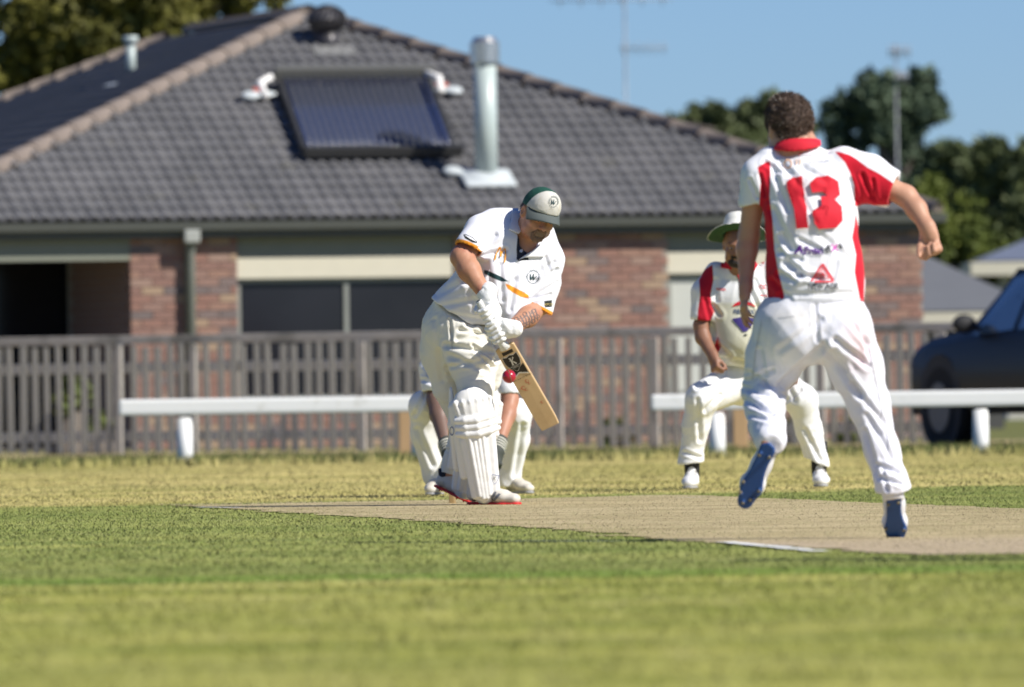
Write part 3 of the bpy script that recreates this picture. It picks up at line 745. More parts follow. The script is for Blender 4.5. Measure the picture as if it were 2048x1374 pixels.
# solar tube collector
q00, q10, q11, q01 = [onroof(x, y, lift=.17) for x, y in ((555, 158), (860, 155), (903, 290), (612, 296))]
se = empty('solar_collector', onroof(730, 230), 'dark evacuated tube solar water heater lying on the grey roof', 'solar panel')
m_tube = mat('navy_glass_tube', (.04, .055, .125), .22, spec=.6, coat=.4); m_chs = mat('black_metal_frame', (.035, .035, .035), .5)
ed = N3(q10 - q00); dn = N3((q01 - q00 + q11 - q10) / 2); wd = np.linalg.norm(q10 - q00)
bx = Box(); bx.box(q00 - fn * .02 - dn * .14 - ed * .04, ed * (wd + .08), dn * .15, fn * .14); keep(bx.build('header_tank', mat('dark_grey_header', (.11, .11, .10), .5), bevel=.02), se)
bx = Box(); L2 = np.linalg.norm(q01 - q00)
bx.box(q00 + dn * .01 - fn * .07, dn * (L2 - .03), ed * .05, fn * .09); bx.box(q10 - ed * .05 + dn * .01 - fn * .07, dn * (L2 - .03), ed * .05, fn * .09); bx.box(q01 - fn * .08 - ed * .02, ed * (wd + .04), dn * .09, fn * .11)
keep(bx.build('frame', m_chs, bevel=.008), se)
bx = Box(); bx.box(q00 + dn * .02 - fn * .075 + ed * .055, dn * (L2 - .04), ed * (wd - .11), fn * .008); keep(bx.build('back_sheet', mat('grey_back_sheet', (.17, .18, .19), .5)), se)
nt_ = 20
for i in range(nt_):
    p = q00 + ed * (.085 + (wd - .17) * i / (nt_ - 1)); bx = Box(); bx.tube([p + dn * .012, p + dn * (L2 - .022)], .027, 10); keep(bx.build('glass_tube', m_tube, None, True), se)
m_lead = mat('pale_lead_flashing', (.52, .56, .56), .6, var=.1); m_redp = mat('red_primer', (.5, .14, .10), .7)
for k, (px, py, sg) in enumerate(((520, 188, -1), (885, 178, 1))):
    e = empty('pipe_flashing', onroof(px, py), ('white pipe elbow and flashing left of the solar collector', 'white pipe elbow and flashing right of the solar collector')[k], 'flashing')
    c0 = onroof(px, py, lift=.11); bx = Box(); bx.tube([c0 - fup * .1 - HU * .04 * sg, c0 + HU * sg * -.02 + fup * .12 + fn * .08, c0 - HU * sg * .16 + fup * .2 + fn * .12], [.042, .045, .038], 12); keep(bx.build('elbow', mat('white_lagging', (.8, .78, .74), .6), None, True), e)
    fl = Field(c0 - .45, c0 + .45, .02); fl.ell(c0, (HU, fup, fn), (.20, .08, .028), .02); fl.ell(c0 + HU * sg * .12 - fup * .05, (HU, fup, fn), (.10, .08, .04), .03)
    sdf_obj('flashing', fl, m_lead, e)
    bx = Box(); bx.box(c0 - HU * .08 + fn * .03 - fup * .02, HU * .14, fup * .06, fn * .03); keep(bx.build('bracket', m_redp, bevel=.005), e)
# flue
fb = onroof(973, 366, lift=.02); e = empty('flue_pipe', fb, 'tall pale grey flue with bright metal cowl on the roof', 'flue')
top = P(970, 100, fb[1])[2]; m_flue = mat('pale_aqua_steel', (.43, .50, .48), .38, var=.04, spec=.5); m_bright = mat('bare_steel_cowl', (.62, .61, .58), .28, .85, var=.25, vscale=12)
bx = Box(); bx.tube([fb + HZ * -.05, (fb[0], fb[1], top - .06)], .122, 24); keep(bx.build('pipe', m_flue, None, True), e)
bx = Box(); bx.tube([(fb[0], fb[1], top - .14), (fb[0], fb[1], top + .07), (fb[0], fb[1], top + .14)], [.155, .155, .11], 24)
for k in range(5): bx.tube([(fb[0], fb[1], top - .12 + .045 * k), (fb[0], fb[1], top - .10 + .045 * k)], [.163, .163], 24)
keep(bx.build('cowl', m_bright, None, False), e)
bx = Box(); bx.tube([fb + HZ * -.03, fb + HZ * .05, fb + HZ * .09], [.2, .19, .15], 20); keep(bx.build('rubber_boot', m_chs, None, True), e)
fl = Field(fb - .7, fb + .7, .025); fl.rbox(fb - fup * .02 + fn * .065, (HU, fup, fn), (.29, .24, .022), .02); fl.ell(fb + fn * .08, (HU, fup, fn), (.22, .2, .07), .05); fl.ell(fb - HU * .33 + fup * .17 + fn * .075, (HU, fup, fn), (.13, .1, .05), .04)
sdf_obj('flashing', fl, m_lead, e)
# turbine vent
vb = onroof(655, 92, lift=.0); e = empty('turbine_vent', vb, 'dark round turbine vent near the roof peak', 'roof vent')
m_vent = mat('dark_vent_metal', (.055, .052, .055), .38, .3); 
bx = Box(); bx.tube([vb - HZ * .1, vb + HZ * .17], .125, 18); keep(bx.build('neck', m_vent, None, True), e)
vc = vb + HZ * .29
for k in range(22):
    a = 2 * math.pi * k / 22; pts = []
    for j in range(7):
        ph = -1.25 + 2.5 * j / 6; aa = a + .25 * ph; rr = .20 * math.cos(ph) + .025; pts.append(vc + np.array([rr * math.cos(aa), rr * math.sin(aa), .15 * math.sin(ph)]))
    bl = Box(); V = []
    for j, p in enumerate(pts): o_ = N3([p[0] - vc[0], p[1] - vc[1], 0]); V += [p + np.cross(o_, HZ) * .03, p - np.cross(o_, HZ) * .026 - o_ * .02, p - np.cross(o_, HZ) * .024 - o_ * .026, p + np.cross(o_, HZ) * .032 - o_ * .006]
    Fq = []
    for j in range(6):
        for q in range(4): Fq.append((4 * j + q, 4 * j + (q + 1) % 4, 4 * j + 4 + (q + 1) % 4, 4 * j + 4 + q))
    bl.add(V, Fq); keep(bl.build('vane', m_vent, None, False), e)
bx = Box(); bx.tube([vc + HZ * .13, vc + HZ * .165], [.14, .05], 18); keep(bx.build('turbine_cap', m_vent, None, True), e)
bx = Box(); q = onroof(665, 108); bx.box(q - HU * .22 - fup * .14 + fn * .045, HU * .46, fup * .26, fn * .012); keep(bx.build('flashing', mat('dull_flashing', (.2, .2, .19), .7), bevel=.004), e)
# soil vent on the left slope
lb = onroof(262, 150, ln, cs[0], .0); e = empty('vent_pipe', lb, 'slim pale capped vent pipe on the left roof slope', 'vent pipe')
zt = P(262, 72, lb[1])[2]
bx = Box(); bx.tube([lb - HZ * .05, (lb[0], lb[1], zt - .07)], .055, 14); keep(bx.build('pipe', m_flue, None, True), e)
bx = Box(); bx.tube([(lb[0], lb[1], zt - .08), (lb[0], lb[1], zt)], .085, 14); keep(bx.build('cap', m_flue, None, True), e)
q = onroof(225, 172, ln, cs[0], .03); bx = Box(); bx.box(q - HV * .12 - lup * .1, HV * .5, lup * .16, ln * .02); keep(bx.build('flashing', m_lead, bevel=.005), e)

# ------------------------------------------------------------------ neighbouring houses
def small_house(px0, px1, D, y_eave, y_ridge, ridge_px, label, wall_m, roof_m, depth=9, win=()):
    a = P(px0, y_eave, D); b_ = P(px1, y_eave, D); z = a[2]; L = b_[0] - a[0]; zr = P(px0, y_ridge, D + depth / 2)[2]
    e = empty('brick_cottage', (a[0] + L / 2, D + depth / 2, 0), label, 'house')
    wl = Box(); wl.box((a[0] + .5, D + .5, 0), (L - 1, 0, 0), (0, depth - 1, 0), (0, 0, z - .05)); wo = keep(wl.build('wall', wall_m), e)
    r1 = P(ridge_px[0], y_ridge, D + depth / 2)[0]; r2 = P(ridge_px[1], y_ridge, D + depth / 2)[0]
    V = [(a[0], D, z), (b_[0], D, z), (b_[0], D + depth, z), (a[0], D + depth, z), (r1, D + depth / 2, zr), (r2, D + depth / 2, zr)]
    keep(mesh_obj('roof', V, [(0, 1, 5, 4), (1, 2, 5), (2, 3, 4, 5), (3, 0, 4), (0, 3, 2, 1)], roof_m), e)
    bx = Box(); bx.box((a[0] - .05, D - .08, z - .22), (L + .1, 0, 0), (0, .06, 0), (0, 0, .2)); bx.box((a[0] - .08, D - .02, z - .22), (.06, 0, 0), (0, depth, 0), (0, 0, .2)); keep(bx.build('fascia', m_cream), e)
    for (p0, p1, y0, y1) in win:
        q0 = P(p0, y0, D + .45); q1 = P(p1, y1, D + .45); bx = Box(); bx.box((q0[0], D + .44, q1[2]), (q1[0] - q0[0], 0, 0), (0, .05, 0), (0, 0, q0[2] - q1[2])); keep(bx.build('window', m_glass), e)
m_roof_n = mat('pale_grey_roofing', (.15, .155, .16), .7, var=.1, vscale=3, vstretch=(1, 1, 6)); m_roof_b = mat('bluish_roofing', (.16, .18, .23), .55, var=.08)
m_wall_n = mat('drab_render', (.085, .085, .08), .9, var=.3, vscale=2)
small_house(1430, 2090, 152, 628, 498, (1620, 1812), 'low house with pale grey roof seen right of the brick wall', m_wall_n, m_roof_n, 9, ((1925, 1950, 640, 690),))
small_house(1948, 2900, 186, 522, 470, (2080, 2700), 'house with bluish roof and cream fascia at the right edge', mat('cream_render', (.5, .48, .42), .9), m_roof_b, 9)

# ------------------------------------------------------------------ trees
m_bark = mat('grey_bark', (.13, .11, .09), .9, var=.3)
def leafmat(name, dark, light):
    if name in MATS: return MATS[name]
    m, nt, b = new_mat(name); c = mixc(nt, attr(nt, 'rnd'), dark, light); nt.links.new(c, b.inputs['Base Color']); b.inputs['Roughness'].default_value = .6; b.inputs['Specular IOR Level'].default_value = .25; MATS[name] = m; return m
def tree(label, D, clumps, trunk, lm, seed, group=None, leaf=.105, dens=1.0, name='gum_tree', cat='tree'):
    r = np.random.default_rng(seed); base = P(trunk[0][0], trunk[0][1], D); e = empty(name, (base[0], D, 0), label, cat, group)
    s = F / D; cen = []; V = []; rn = []
    bt = Box(); tp = [P(x, y, D) for x, y in trunk]; tp = [np.array([tp[0][0], D, 0.0])] + tp; rr = np.linspace(.30, .10, len(tp)); bt.tube(tp, list(rr), 10)
    for (x, y, rx, ry) in clumps:
        c0 = P(x, y, D) + np.array([0, r.uniform(-1, 1) * rx / s * .6, 0]); A = np.array([rx / s, rx / s * .85, ry / s])
        j = tp[r.integers(len(tp) // 2, len(tp))]; bt.tube([j, (j + c0) / 2 + r.normal(size=3) * .1, c0], [.10, .06, .03], 6)
        nsub = max(4, int(rx * ry / 260)); 
        for q in range(nsub):
            d = r.normal(size=3); d /= np.linalg.norm(d); sc = c0 + d * A * r.uniform(.45, .95); sr = min(A) * r.uniform(.28, .5) + .12; tone = r.uniform(0, .55)
            n = int(330 * dens * (sr / .5) ** 1.7) + 40
            o = r.normal(size=(n, 3)); o /= np.linalg.norm(o, axis=1)[:, None]; c_ = sc + o * sr * (r.uniform(.35, 1.1, n) ** .6)[:, None]
            ax = r.normal(size=(n, 3)); ax /= np.linalg.norm(ax, axis=1)[:, None]; bx_ = np.cross(ax, r.normal(size=(n, 3))); bx_ /= np.linalg.norm(bx_, axis=1)[:, None]
            l = leaf * r.uniform(.5, 1.3, n)[:, None]
            V.append(np.stack([c_ - ax * l, c_ + bx_ * l * .42, c_ + ax * l, c_ - bx_ * l * .42], 1).reshape(-1, 3)); rn.append(np.repeat(np.clip(tone + r.uniform(0, .45, n), 0, 1), 4))
    V = np.concatenate(V); keep(mesh_obj('crown', V, np.arange(len(V)).reshape(-1, 4), lm, None, False, {'rnd': np.concatenate(rn)}), e)
    keep(bt.build('trunk', m_bark, None, True), e)
    return e
lf_y = leafmat('yellow_green_leaves', (.05, .052, .012), (.17, .16, .03)); lf_d = leafmat('dark_green_leaves', (.045, .062, .026), (.13, .155, .06)); lf_b = leafmat('blue_green_leaves', (.04, .062, .035), (.105, .145, .085)); lf_m = leafmat('mid_green_leaves', (.045, .065, .012), (.15, .18, .03))
tree('tall wattle with yellow green crown behind the left end of the roof', 172, [(90, 50, 70, 80), (170, 20, 90, 70), (20, 150, 60, 40), (190, 100, 90, 60), (270, 50, 80, 60), (110, -60, 120, 60), (-70, 40, 70, 90), (270, -30, 90, 60), (120, 150, 70, 45), (330, 20, 50, 40)], [(100, 500), (95, 250), (100, 120), (120, 30)], lf_y, 11)
tree('lower yellow green tree rising over the roof ridge near the peak', 178, [(380, 10, 60, 40), (450, 0, 60, 32), (320, 40, 50, 40), (520, -8, 50, 22), (280, 70, 50, 40)], [(410, 500), (405, 200), (400, 60)], lf_y, 12)
tree('dark round topped tree standing alone right of the bowler head', 215, [(1700, 220, 50, 50), (1755, 185, 60, 45), (1820, 200, 55, 50), (1850, 235, 40, 30), (1760, 240, 60, 40), (1690, 300, 40, 50), (1830, 310, 55, 35), (1880, 320, 35, 30), (1800, 370, 60, 30)], [(1790, 600), (1785, 400), (1770, 300), (1765, 230)], lf_b, 13, leaf=.12)
tree('low dark green tree above the right hip of the roof', 240, [(1370, 240, 36, 22), (1430, 235, 45, 25), (1480, 240, 40, 32), (1530, 225, 45, 30), (1500, 270, 60, 30), (1420, 262, 50, 22), (1590, 260, 50, 30)], [(1470, 600), (1470, 400), (1475, 270)], lf_d, 14, leaf=.12)
tree('broad dark tree filling the right edge above the car', 205, [(1930, 340, 60, 45), (2000, 330, 70, 45), (2070, 340, 70, 55), (1960, 400, 90, 60), (2060, 430, 80, 70), (1900, 380, 40, 40), (2120, 380, 80, 90), (2010, 460, 60, 40)], [(1990, 650), (1985, 500), (1980, 380)], lf_d, 15, leaf=.12)
tree('yellowish green bushy tree below the dark trees at right', 190, [(1900, 440, 60, 50), (1870, 400, 35, 40), (1940, 500, 70, 45), (1870, 500, 50, 40), (2000, 520, 60, 35), (1800, 450, 60, 60)], [(1900, 660), (1900, 560), (1900, 460)], lf_m, 16, leaf=.11)
# shrubs behind the fence
for k, (px, py, rx, ry, lab) in enumerate(((145, 815, 22, 60, 'thin green shrub seen through the fence pickets at far left'), (200, 860, 18, 30, 'small leafy weed behind the fence near the rail end'), (1235, 872, 22, 26, 'tuft of green weeds behind the fence right of the bat'), (1592, 865, 20, 30, 'tuft of weeds behind the fence between the bowler and the fielder'), (1700, 870, 18, 22, 'small weed behind the fence below the bowler'))):
    tree(lab, 122, [(px, py, rx, ry)], [(px, 896), (px, py)], lf_m, 30 + k, 'weeds and shrubs behind the fence', .05, .5, 'shrub', 'shrub')

# ------------------------------------------------------------------ antenna masts
m_mast = mat('galvanised_mast', (.27, .28, .30), .5, .4)
def mast(px, y0, y1, D, bars, label, r=.045):
    b0 = P(px, y0, D); t = P(px, y1, D); e = empty('antenna_mast', (b0[0], D, 0), label, 'antenna'); bx = Box(); bx.tube([(b0[0], D, 0), (b0[0], D, t[2])], r * .55, 8); keep(bx.build('pole', m_mast, None, True), e)
    for (x0, x1, y) in bars:
        p0 = P(x0, y, D); p1 = P(x1, y, D); p1[2] = p0[2]; bx = Box(); bx.tube([p0, p1], .011, 6)
        for k in range(6):
            q = p0 + (p1 - p0) * (k + .5) / 6; bx.tube([q - np.array([0, .35, 0]), q + np.array([0, .35, 0])], .012, 5); bx.tube([q - HZ * .1, q + HZ * .1], .012, 5)
        keep(bx.build('aerial', m_mast, None, True), e)
mast(1256, 500, -60, 205, [(1238, 1335, 97), (1100, 1345, 2)], 'thin tall antenna mast above the roof left of the trees', .03)
mast(1797, 500, 88, 200, [(1775, 1822, 103), (1795, 1815, 155)], 'short antenna mast in front of the round dark tree', .028)

# ------------------------------------------------------------------ parked car
def car(px, D, yaw, label):
    c0 = P(px, 880, D); e = empty('parked_car', (c0[0], D, 0), label, 'car'); bpy.context.view_layer.update()
    ca, sa = math.cos(yaw), math.sin(yaw)
    def T(x, y, z): return np.array([c0[0] + x * ca - y * sa, D + x * sa + y * ca, z])
    m_body = mat('charcoal_car_paint', (.008, .008, .009), .5, .0, var=.02, coat=.06, spec=.2); m_gl = mat('sky_reflection_car_glass', (.07, .115, .17), .12, spec=.9, coat=.3); m_tyre = mat('tyre_rubber', (.015, .015, .015), .9); m_rim = mat('alloy_rim', (.10, .10, .105), .45, .5); m_blk = mat('black_plastic', (.02, .02, .022), .7)  # blue in the glass colour stands in for reflected sky
    # station: x (front = 0), sill z, belt z, top z, half width belt, half width top
    st = [(0.0, .42, .74, .80, .74, .66), (.10, .34, .86, .93, .86, .78), (.5, .32, .94, 1.01, .91, .80), (1.15, .32, .98, 1.07, .92, .80), (1.25, .32, 1.0, 1.12, .92, .76), (1.85, .32, 1.02, 1.62, .92, .62), (2.2, .32, 1.03, 1.70, .92, .62), (3.2, .32, 1.04, 1.72, .92, .62), (4.1, .34, 1.06, 1.68, .92, .62), (4.55, .36, 1.06, 1.20, .9, .72), (4.7, .5, .95, 1.0, .84, .7)]
    V = []; Fc = []
    for (x, zs, zb, zt, wb, wt) in st:
        ring_ = [(wb * .94, zs), (wb, zs + .15), (wb * 1.01, (zs + zb) / 2), (wb, zb - .04), (wb * .97, zb), (wb * .97 + (wt - wb * .97) * .5, zb + (zt - zb) * .5), (wt, zt - .05 * (zt > 1.2)), (wt * .8, zt), (0, zt + .015)]
        ring_ = ring_ + [(-a, b_) for a, b_ in ring_[::-1][1:]]; V += [T(x, a, b_) for a, b_ in ring_]
    n = 17
    for i in range(len(st) - 1):
        for k in range(n): Fc.append((i * n + k, i * n + (k + 1) % n, (i + 1) * n + (k + 1) % n, (i + 1) * n + k))
    Fc.append(tuple(range(n))); Fc.append(tuple(range((len(st) - 1) * n, len(st) * n)))
    bx = Box(); bx.add(V, Fc); o = bx.build('body', m_body, None, True); o.data.set_sharp_from_angle(angle=.6) if hasattr(o.data, 'set_sharp_from_angle') else None; keep(o, e)
    for s in (1, -1):
        def sw(x, t):  # point on the side glass, t 0 belt .. 1 roof
            for i in range(len(st) - 1):
                if st[i][0] <= x <= st[i + 1][0]:
                    f = (x - st[i][0]) / (st[i + 1][0] - st[i][0]); a = [st[i][j] + f * (st[i + 1][j] - st[i][j]) for j in range(6)]; break
            return T(x, s * (a[4] * .97 + (a[5] - a[4] * .97) * t + .012), a[2] + (a[3] - .05 - a[2]) * t)
        for (xa, xb, xta, xtb) in ((1.50, 2.35, 1.90, 2.35), (2.45, 3.25, 2.45, 3.25), (3.35, 4.15, 3.35, 4.0)):
            pts = [sw(xa, .06), sw(xb, .06), sw(xtb, .92), sw(xta, .92)]; keep(mesh_obj('side_window', pts, [(0, 1, 2, 3)], m_gl), e)
        fl = Field(T(1.55, s * 1.06, 1.10) - .3, T(1.55, s * 1.06, 1.10) + .3, .02); fl.cone(T(1.6, s * .86, 1.08), T(1.56, s * 1.0, 1.11), .03, .03, .01); fl.ell(T(1.55, s * 1.0, 1.13), ((ca, sa, 0), (-sa, ca, 0), (0, 0, 1)), (.07, .12, .09), .01); sdf_obj('mirror', fl, m_blk, e)
        fl = Field(T(.05, s * .65, .78) - .3, T(.05, s * .65, .78) + .3, .02); fl.ell(T(.09, s * .68, .76), ((ca, sa, 0), (-sa, ca, 0), (0, 0, 1)), (.09, .19, .09), .01); sdf_obj('headlight', fl, m_rim, e)
        bx = Box()
        for wx in (.85, 3.75):
            w_ = Box(); w_.tube([T(wx, s * .70, .37), T(wx, s * .93, .37)], .37, 26); wo = keep(w_.build('wheel', m_tyre, None, False, bevel=0), e)
            w_ = Box(); w_.tube([T(wx, s * .92, .37), T(wx, s * .942, .37)], .23, 20); keep2(w_.build('rim', m_rim), wo)
            w_ = Box(); w_.tube([T(wx, s * .86, .41), T(wx, s * .928, .41)], .45, 26); keep(w_.build('wheel_arch', m_blk), e)
    pts = [T(1.27, -.72, 1.13), T(1.27, .72, 1.13), T(1.84, .58, 1.62), T(1.84, -.58, 1.62)]; nr = np.cross(pts[1] - pts[0], pts[3] - pts[0]); nr = N3(nr) * (.012 if N3(nr)[2] > 0 else -.012)
    keep(mesh_obj('windscreen', [p + nr for p in pts], [(0, 1, 2, 3)], m_gl), e)
    bx = Box(); bx.box(T(-.06, -.8, .30), T(0, 1.6, 0) - T(0, 0, 0), T(.12, 0, 0) - T(0, 0, 0), (0, 0, .34)); keep(bx.build('bumper', m_blk, bevel=.03), e)
car(1985, 113.5, math.radians(-67), 'dark parked four wheel drive at the right edge beyond the white rail')
# ================================================================== PEOPLE
X3, Y3, Z3 = np.eye(3)
WORLD = (X3, Y3, Z3)
def frame(f, u):
    """forward, roughly up -> (side, forward, up); side is the person's left"""
    f = N3(f); u = np.asarray(u, float); u = N3(u - f * (u @ f)); s = np.cross(u, f); return s, f, u
m_skin = mat('tanned_skin', (.50, .27, .175), .5, var=.16, vscale=14, var2=((.50, .22, .145), 9, .5, .75), sss=.06, spec=.35, bump=.12, bscale=220)
m_skin_r = mat('ruddy_skin', (.47, .235, .145), .5, var=.18, vscale=16, var2=((.44, .175, .115), 11, .5, .75), sss=.06, spec=.3, bump=.15, bscale=220,
               layers=(('beard', (.20, .135, .095), 5.0),))
m_skin_d = mat('brown_skin', (.27, .135, .085), .5, var=.14, vscale=14, sss=.08, spec=.35, bump=.12, bscale=220)
m_wht = mat('white_sports_cloth', (.80, .80, .83), .85, var=.03, vscale=5, bump=.10, bscale=420, sheen=.15, spec=.2)
m_crm = mat('cream_trouser_cloth', (.78, .76, .68), .85, var=.03, vscale=5, bump=.10, bscale=420, sheen=.1, spec=.2)
m_hairb = mat('dark_brown_hair', (.085, .055, .040), .55, var=.5, vscale=60, bump=.9, bscale=160, spec=.4)
m_hairg = mat('greying_beard', (.25, .155, .10), .8, var=.5, vscale=90, bump=.8, bscale=200)
m_hairk = mat('black_beard', (.03, .022, .018), .75, var=.4, vscale=90, bump=.8, bscale=200)
m_eye = mat('eye_dark', (.03, .02, .015), .15, spec=.8); m_eyew = mat('eye_white', (.6, .56, .52), .3)
m_red = mat('red_cloth', (.62, .012, .03), .8, var=.06); m_black = mat('black_cloth', (.02, .02, .024), .85); m_navy = mat('dark_navy_cloth', (.02, .024, .04), .85)
m_ink = mat('black_print', (.03, .035, .04), .7); m_orange = mat('amber_print', (.80, .33, .03), .7)
m_teal = mat('dark_teal_print', (.015, .05, .055), .7)

def head(fl, c, f, u, k=1.0, nose=1.0, neckbase=None, nr=.058):
    s, f, u = frame(f, u); A = lambda a, b_, d: c + (s * a + f * b_ + u * d) * k
    fl.ell(A(0, -.005, 0), (s, f, u), (.077 * k, .098 * k, .090 * k), .02)
    fl.ell(A(0, .025, -.06), (s, f, u), (.064 * k, .070 * k, .075 * k), .03)
    fl.cone(A(-.040, .035, -.095), A(.040, .035, -.095), .030 * k, .030 * k, .03)
    fl.ell(A(0, .070, -.112), (s, f, u), (.026 * k, .022 * k, .020 * k), .018)
    for q in (-1, 1):
        fl.ell(A(.045 * q, .066, -.048), (s, f, u), (.020 * k, .018 * k, .017 * k), .02)
        fl.ell(A(.080 * q, -.008, -.022), (s, f, u), (.010 * k, .020 * k, .033 * k), .008)
        fl.ell(A(.086 * q, .0, -.018), (s, f, u), (.006 * k, .011 * k, .018 * k), .004, 's')
        fl.ell(A(.033 * q, .101, -.020), (s, f, u), (.019 * k, .016 * k, .011 * k), .010, 's')
        fl.ell(A(.032 * q, .078, -.021), (s, f, u), (.015 * k, .014 * k, .012 * k), .004)
        fl.cone(A(.014 * q, .094, -.003), A(.050 * q, .078, -.002), .009 * k, .007 * k, .01)
        fl.cone(A(.030 * q, .083, -.062), A(.052 * q, .052, -.085), .010 * k, .012 * k, .02)
    fl.cone(A(0, .090, -.012), A(0, .112 * 1, -.050), .008 * k, .013 * k * nose, .012)
    for q in (-1, 1): fl.ell(A(.011 * q, .100, -.054), (s, f, u), (.009 * k, .011 * k, .008 * k), .006)
    fl.cone(A(-.020, .090, -.080), A(.020, .090, -.080), .007 * k, .007 * k, .006)
    fl.cone(A(-.018, .089, -.092), A(.018, .089, -.092), .008 * k, .008 * k, .006)
    fl.cone(A(-.022, .099, -.086), A(.022, .099, -.086), .0035 * k, .0035 * k, .003, mode='s')
    if neckbase is not None: fl.cone(A(0, -.015, -.07), neckbase, nr * k, nr * 1.12 * k, .03)
    return s, f, u, A
def eyes(A, s, f, u, k, parent):
    for q in (-1, 1):
        fl = Field(A(.033 * q, .08, -.02) - .02, A(.033 * q, .08, -.02) + .02, .0025); fl.ell(A(.033 * q, .086, -.021), (s, f, u), (.011 * k, .008 * k, .0040 * k), 0)
        o = sdf_obj('eye', fl, m_eyew, parent, it=0)
        fl = Field(A(.033 * q, .09, -.02) - .02, A(.033 * q, .09, -.02) + .02, .002); fl.ell(A(.033 * q, .0925, -.023), (s, f, u), (.0055 * k, .004 * k, .0055 * k), 0)
        p = sdf_obj('iris', fl, m_eye, parent, it=0)
def hand(fl, w, d, n, th, L=.19, curl=(40, 60, 40), spread=.5, r=.0085, thumb=(.5, .6), palm=1.0):
    """w wrist, d towards the fingers, n out of the palm (the way fingers curl), th towards the thumb"""
    d = N3(d); n = N3(np.asarray(n) - d * (np.asarray(n) @ d)); t = np.cross(d, n); t = t * (1 if t @ np.asarray(th) > 0 else -1); k = L / .19
    fl.cone(w - d * .01, w + d * .03 * k, .026 * k, .026 * k, .02, t, 1.15)
    fl.cone(w + d * .02 * k, w + d * .085 * k, .015 * k * palm, .014 * k * palm, .015, t, 2.0, 2.7)
    fl.ell(w + d * .045 * k + t * .022 * k + n * .008 * k, (d, t, n), (.035 * k, .018 * k, .016 * k), .012)
    for i, (o, ln) in enumerate(((.030, .93), (.010, 1.0), (-.010, .95), (-.030, .76))):
        p = w + d * (.088 - .006 * abs(i - 1)) * k + t * o * k; a = 0
        dd = d + t * o * spread * 4
        for j, (l, cu) in enumerate(zip((.044, .027, .021), curl)):
            a += math.radians(cu + 4 * i); v = N3(dd) * math.cos(a) + n * math.sin(a); q = p + v * l * k * ln; rr = r * k * (1.05 - .10 * j)
            fl.cone(p, q, rr, rr * .93, .0035); p = q
    p = w + d * .028 * k + t * .022 * k + n * .004; a1, a2 = thumb
    v = N3(d * .62 + t * (.9 - a1) + n * a1); q = p + v * .040 * k; fl.cone(p, q, .0135 * k, .011 * k, .008)
    v = N3(d * .85 + t * (.3 - a2 * .6) + n * a2 * .9); q2 = q + v * .030 * k; fl.cone(q, q2, .0105 * k, .0095 * k, .004)
    v = N3(d * .9 - t * a2 * .5 + n * a2); fl.cone(q2, q2 + v * .024 * k, .0095 * k, .008 * k, .003)
def shoe(person, heel, toe, up, m_up, m_sole, L=None, label=None, h=.005, studs=True, collar=None, m_col=None, laces=None, kw=1.0, strips=None, tongue=True):
    """heel, toe: sole centre points; up: out of the sole"""
    heel, toe = np.asarray(heel, float), np.asarray(toe, float); f = N3(toe - heel); L = L or np.linalg.norm(toe - heel); s, f, u = frame(f, up); k = L / .30
    A = lambda a, b_, c: heel + (s * a * kw + f * b_ + u * c) * k
    lo = np.minimum(heel, toe) - .13; hi = np.maximum(heel, toe) + .13
    fl = Field(lo, hi, h)
    fl.cone(A(0, .035, .048), A(0, .11, .060), .035 * k, .036 * k, .02, s, 1.0, 1.0)
    fl.cone(A(0, .11, .056), A(-.002, .20, .040), .036 * k, .031 * k, .03, s, 1.05, 1.45)
    fl.cone(A(0, .19, .034), A(-.004, .262, .029), .031 * k, .025 * k, .02, s, 1.5, 1.35)
    fl.cone(A(0, .045, .06), A(0, .035, .098), .031 * k, .031 * k, .02)
    fl.cone(A(0, .075, .07), A(0, .085, .105), .027 * k, .023 * k, .02)
    fl.cut(A(0, 0, .008), -u); fl.chain([A(0, .06, .13), A(0, .055, .085)], [.024 * k, .022 * k], .004, mode='s')
    o = sdf_obj('shoe', fl, m_up, person)
    if label: o['label'] = label
    fl = Field(lo, hi, h)
    for (a, b_, c, d) in (((0, .032), (0, .11), .033, .028), ((0, .11), (-.004, .20), .028, .044), ((-.004, .20), (-.004, .262), .044, .032)):
        fl.cone(A(a[0], a[1], .008), A(b_[0], b_[1], .008), c * k, d * k, .01)
    fl.cut(A(0, 0, .011), u); fl.cut(A(0, 0, -.003), -u)
    if studs:
        for (a, b_) in ((-.022, .235), (.018, .240), (-.03, .19), (.026, .195), (-.012, .05), (.014, .05), (0, .265)): fl.cone(A(a, b_, 0), A(a, b_, -.010), .006, .0045, .002)
    so = sdf_obj('sole', fl, m_sole, person); so.parent = None; keep2(so, o)
    if laces:
        for j in range(4):
            bx = Box(); q = .115 + .022 * j; hh = .099 - .0115 * j; pts = [A(a, q + abs(a) * .2, hh - (a * 21) ** 2 * .012) for a in (-.030, -.015, 0, .015, .030)]; bx.tube(pts, .0042 * k, 6); keep2(bx.build('lace', laces, None, True), o)
    return o, A, (s, f, u)
def studdisks(A, fr, spots, m, shoe_o, k=1.):
    s, f, u = fr
    for (a, b_) in spots:
        bx = Box(); bx.tube([A(a, b_, -.002), A(a, b_, -.012)], [.010 * k, .007 * k], 10); keep2(bx.build('stud', m, None), shoe_o)

# =========================================================== BATSMAN
DB = 64.4
def B(x, y, dy=0.): return P(x, y, DB + dy)
bat_p = empty('person', (*B(965, 1010)[:2], 0), 'batsman in white shirt and green and cream cap bending over his bat', 'person')
RS = 2.4
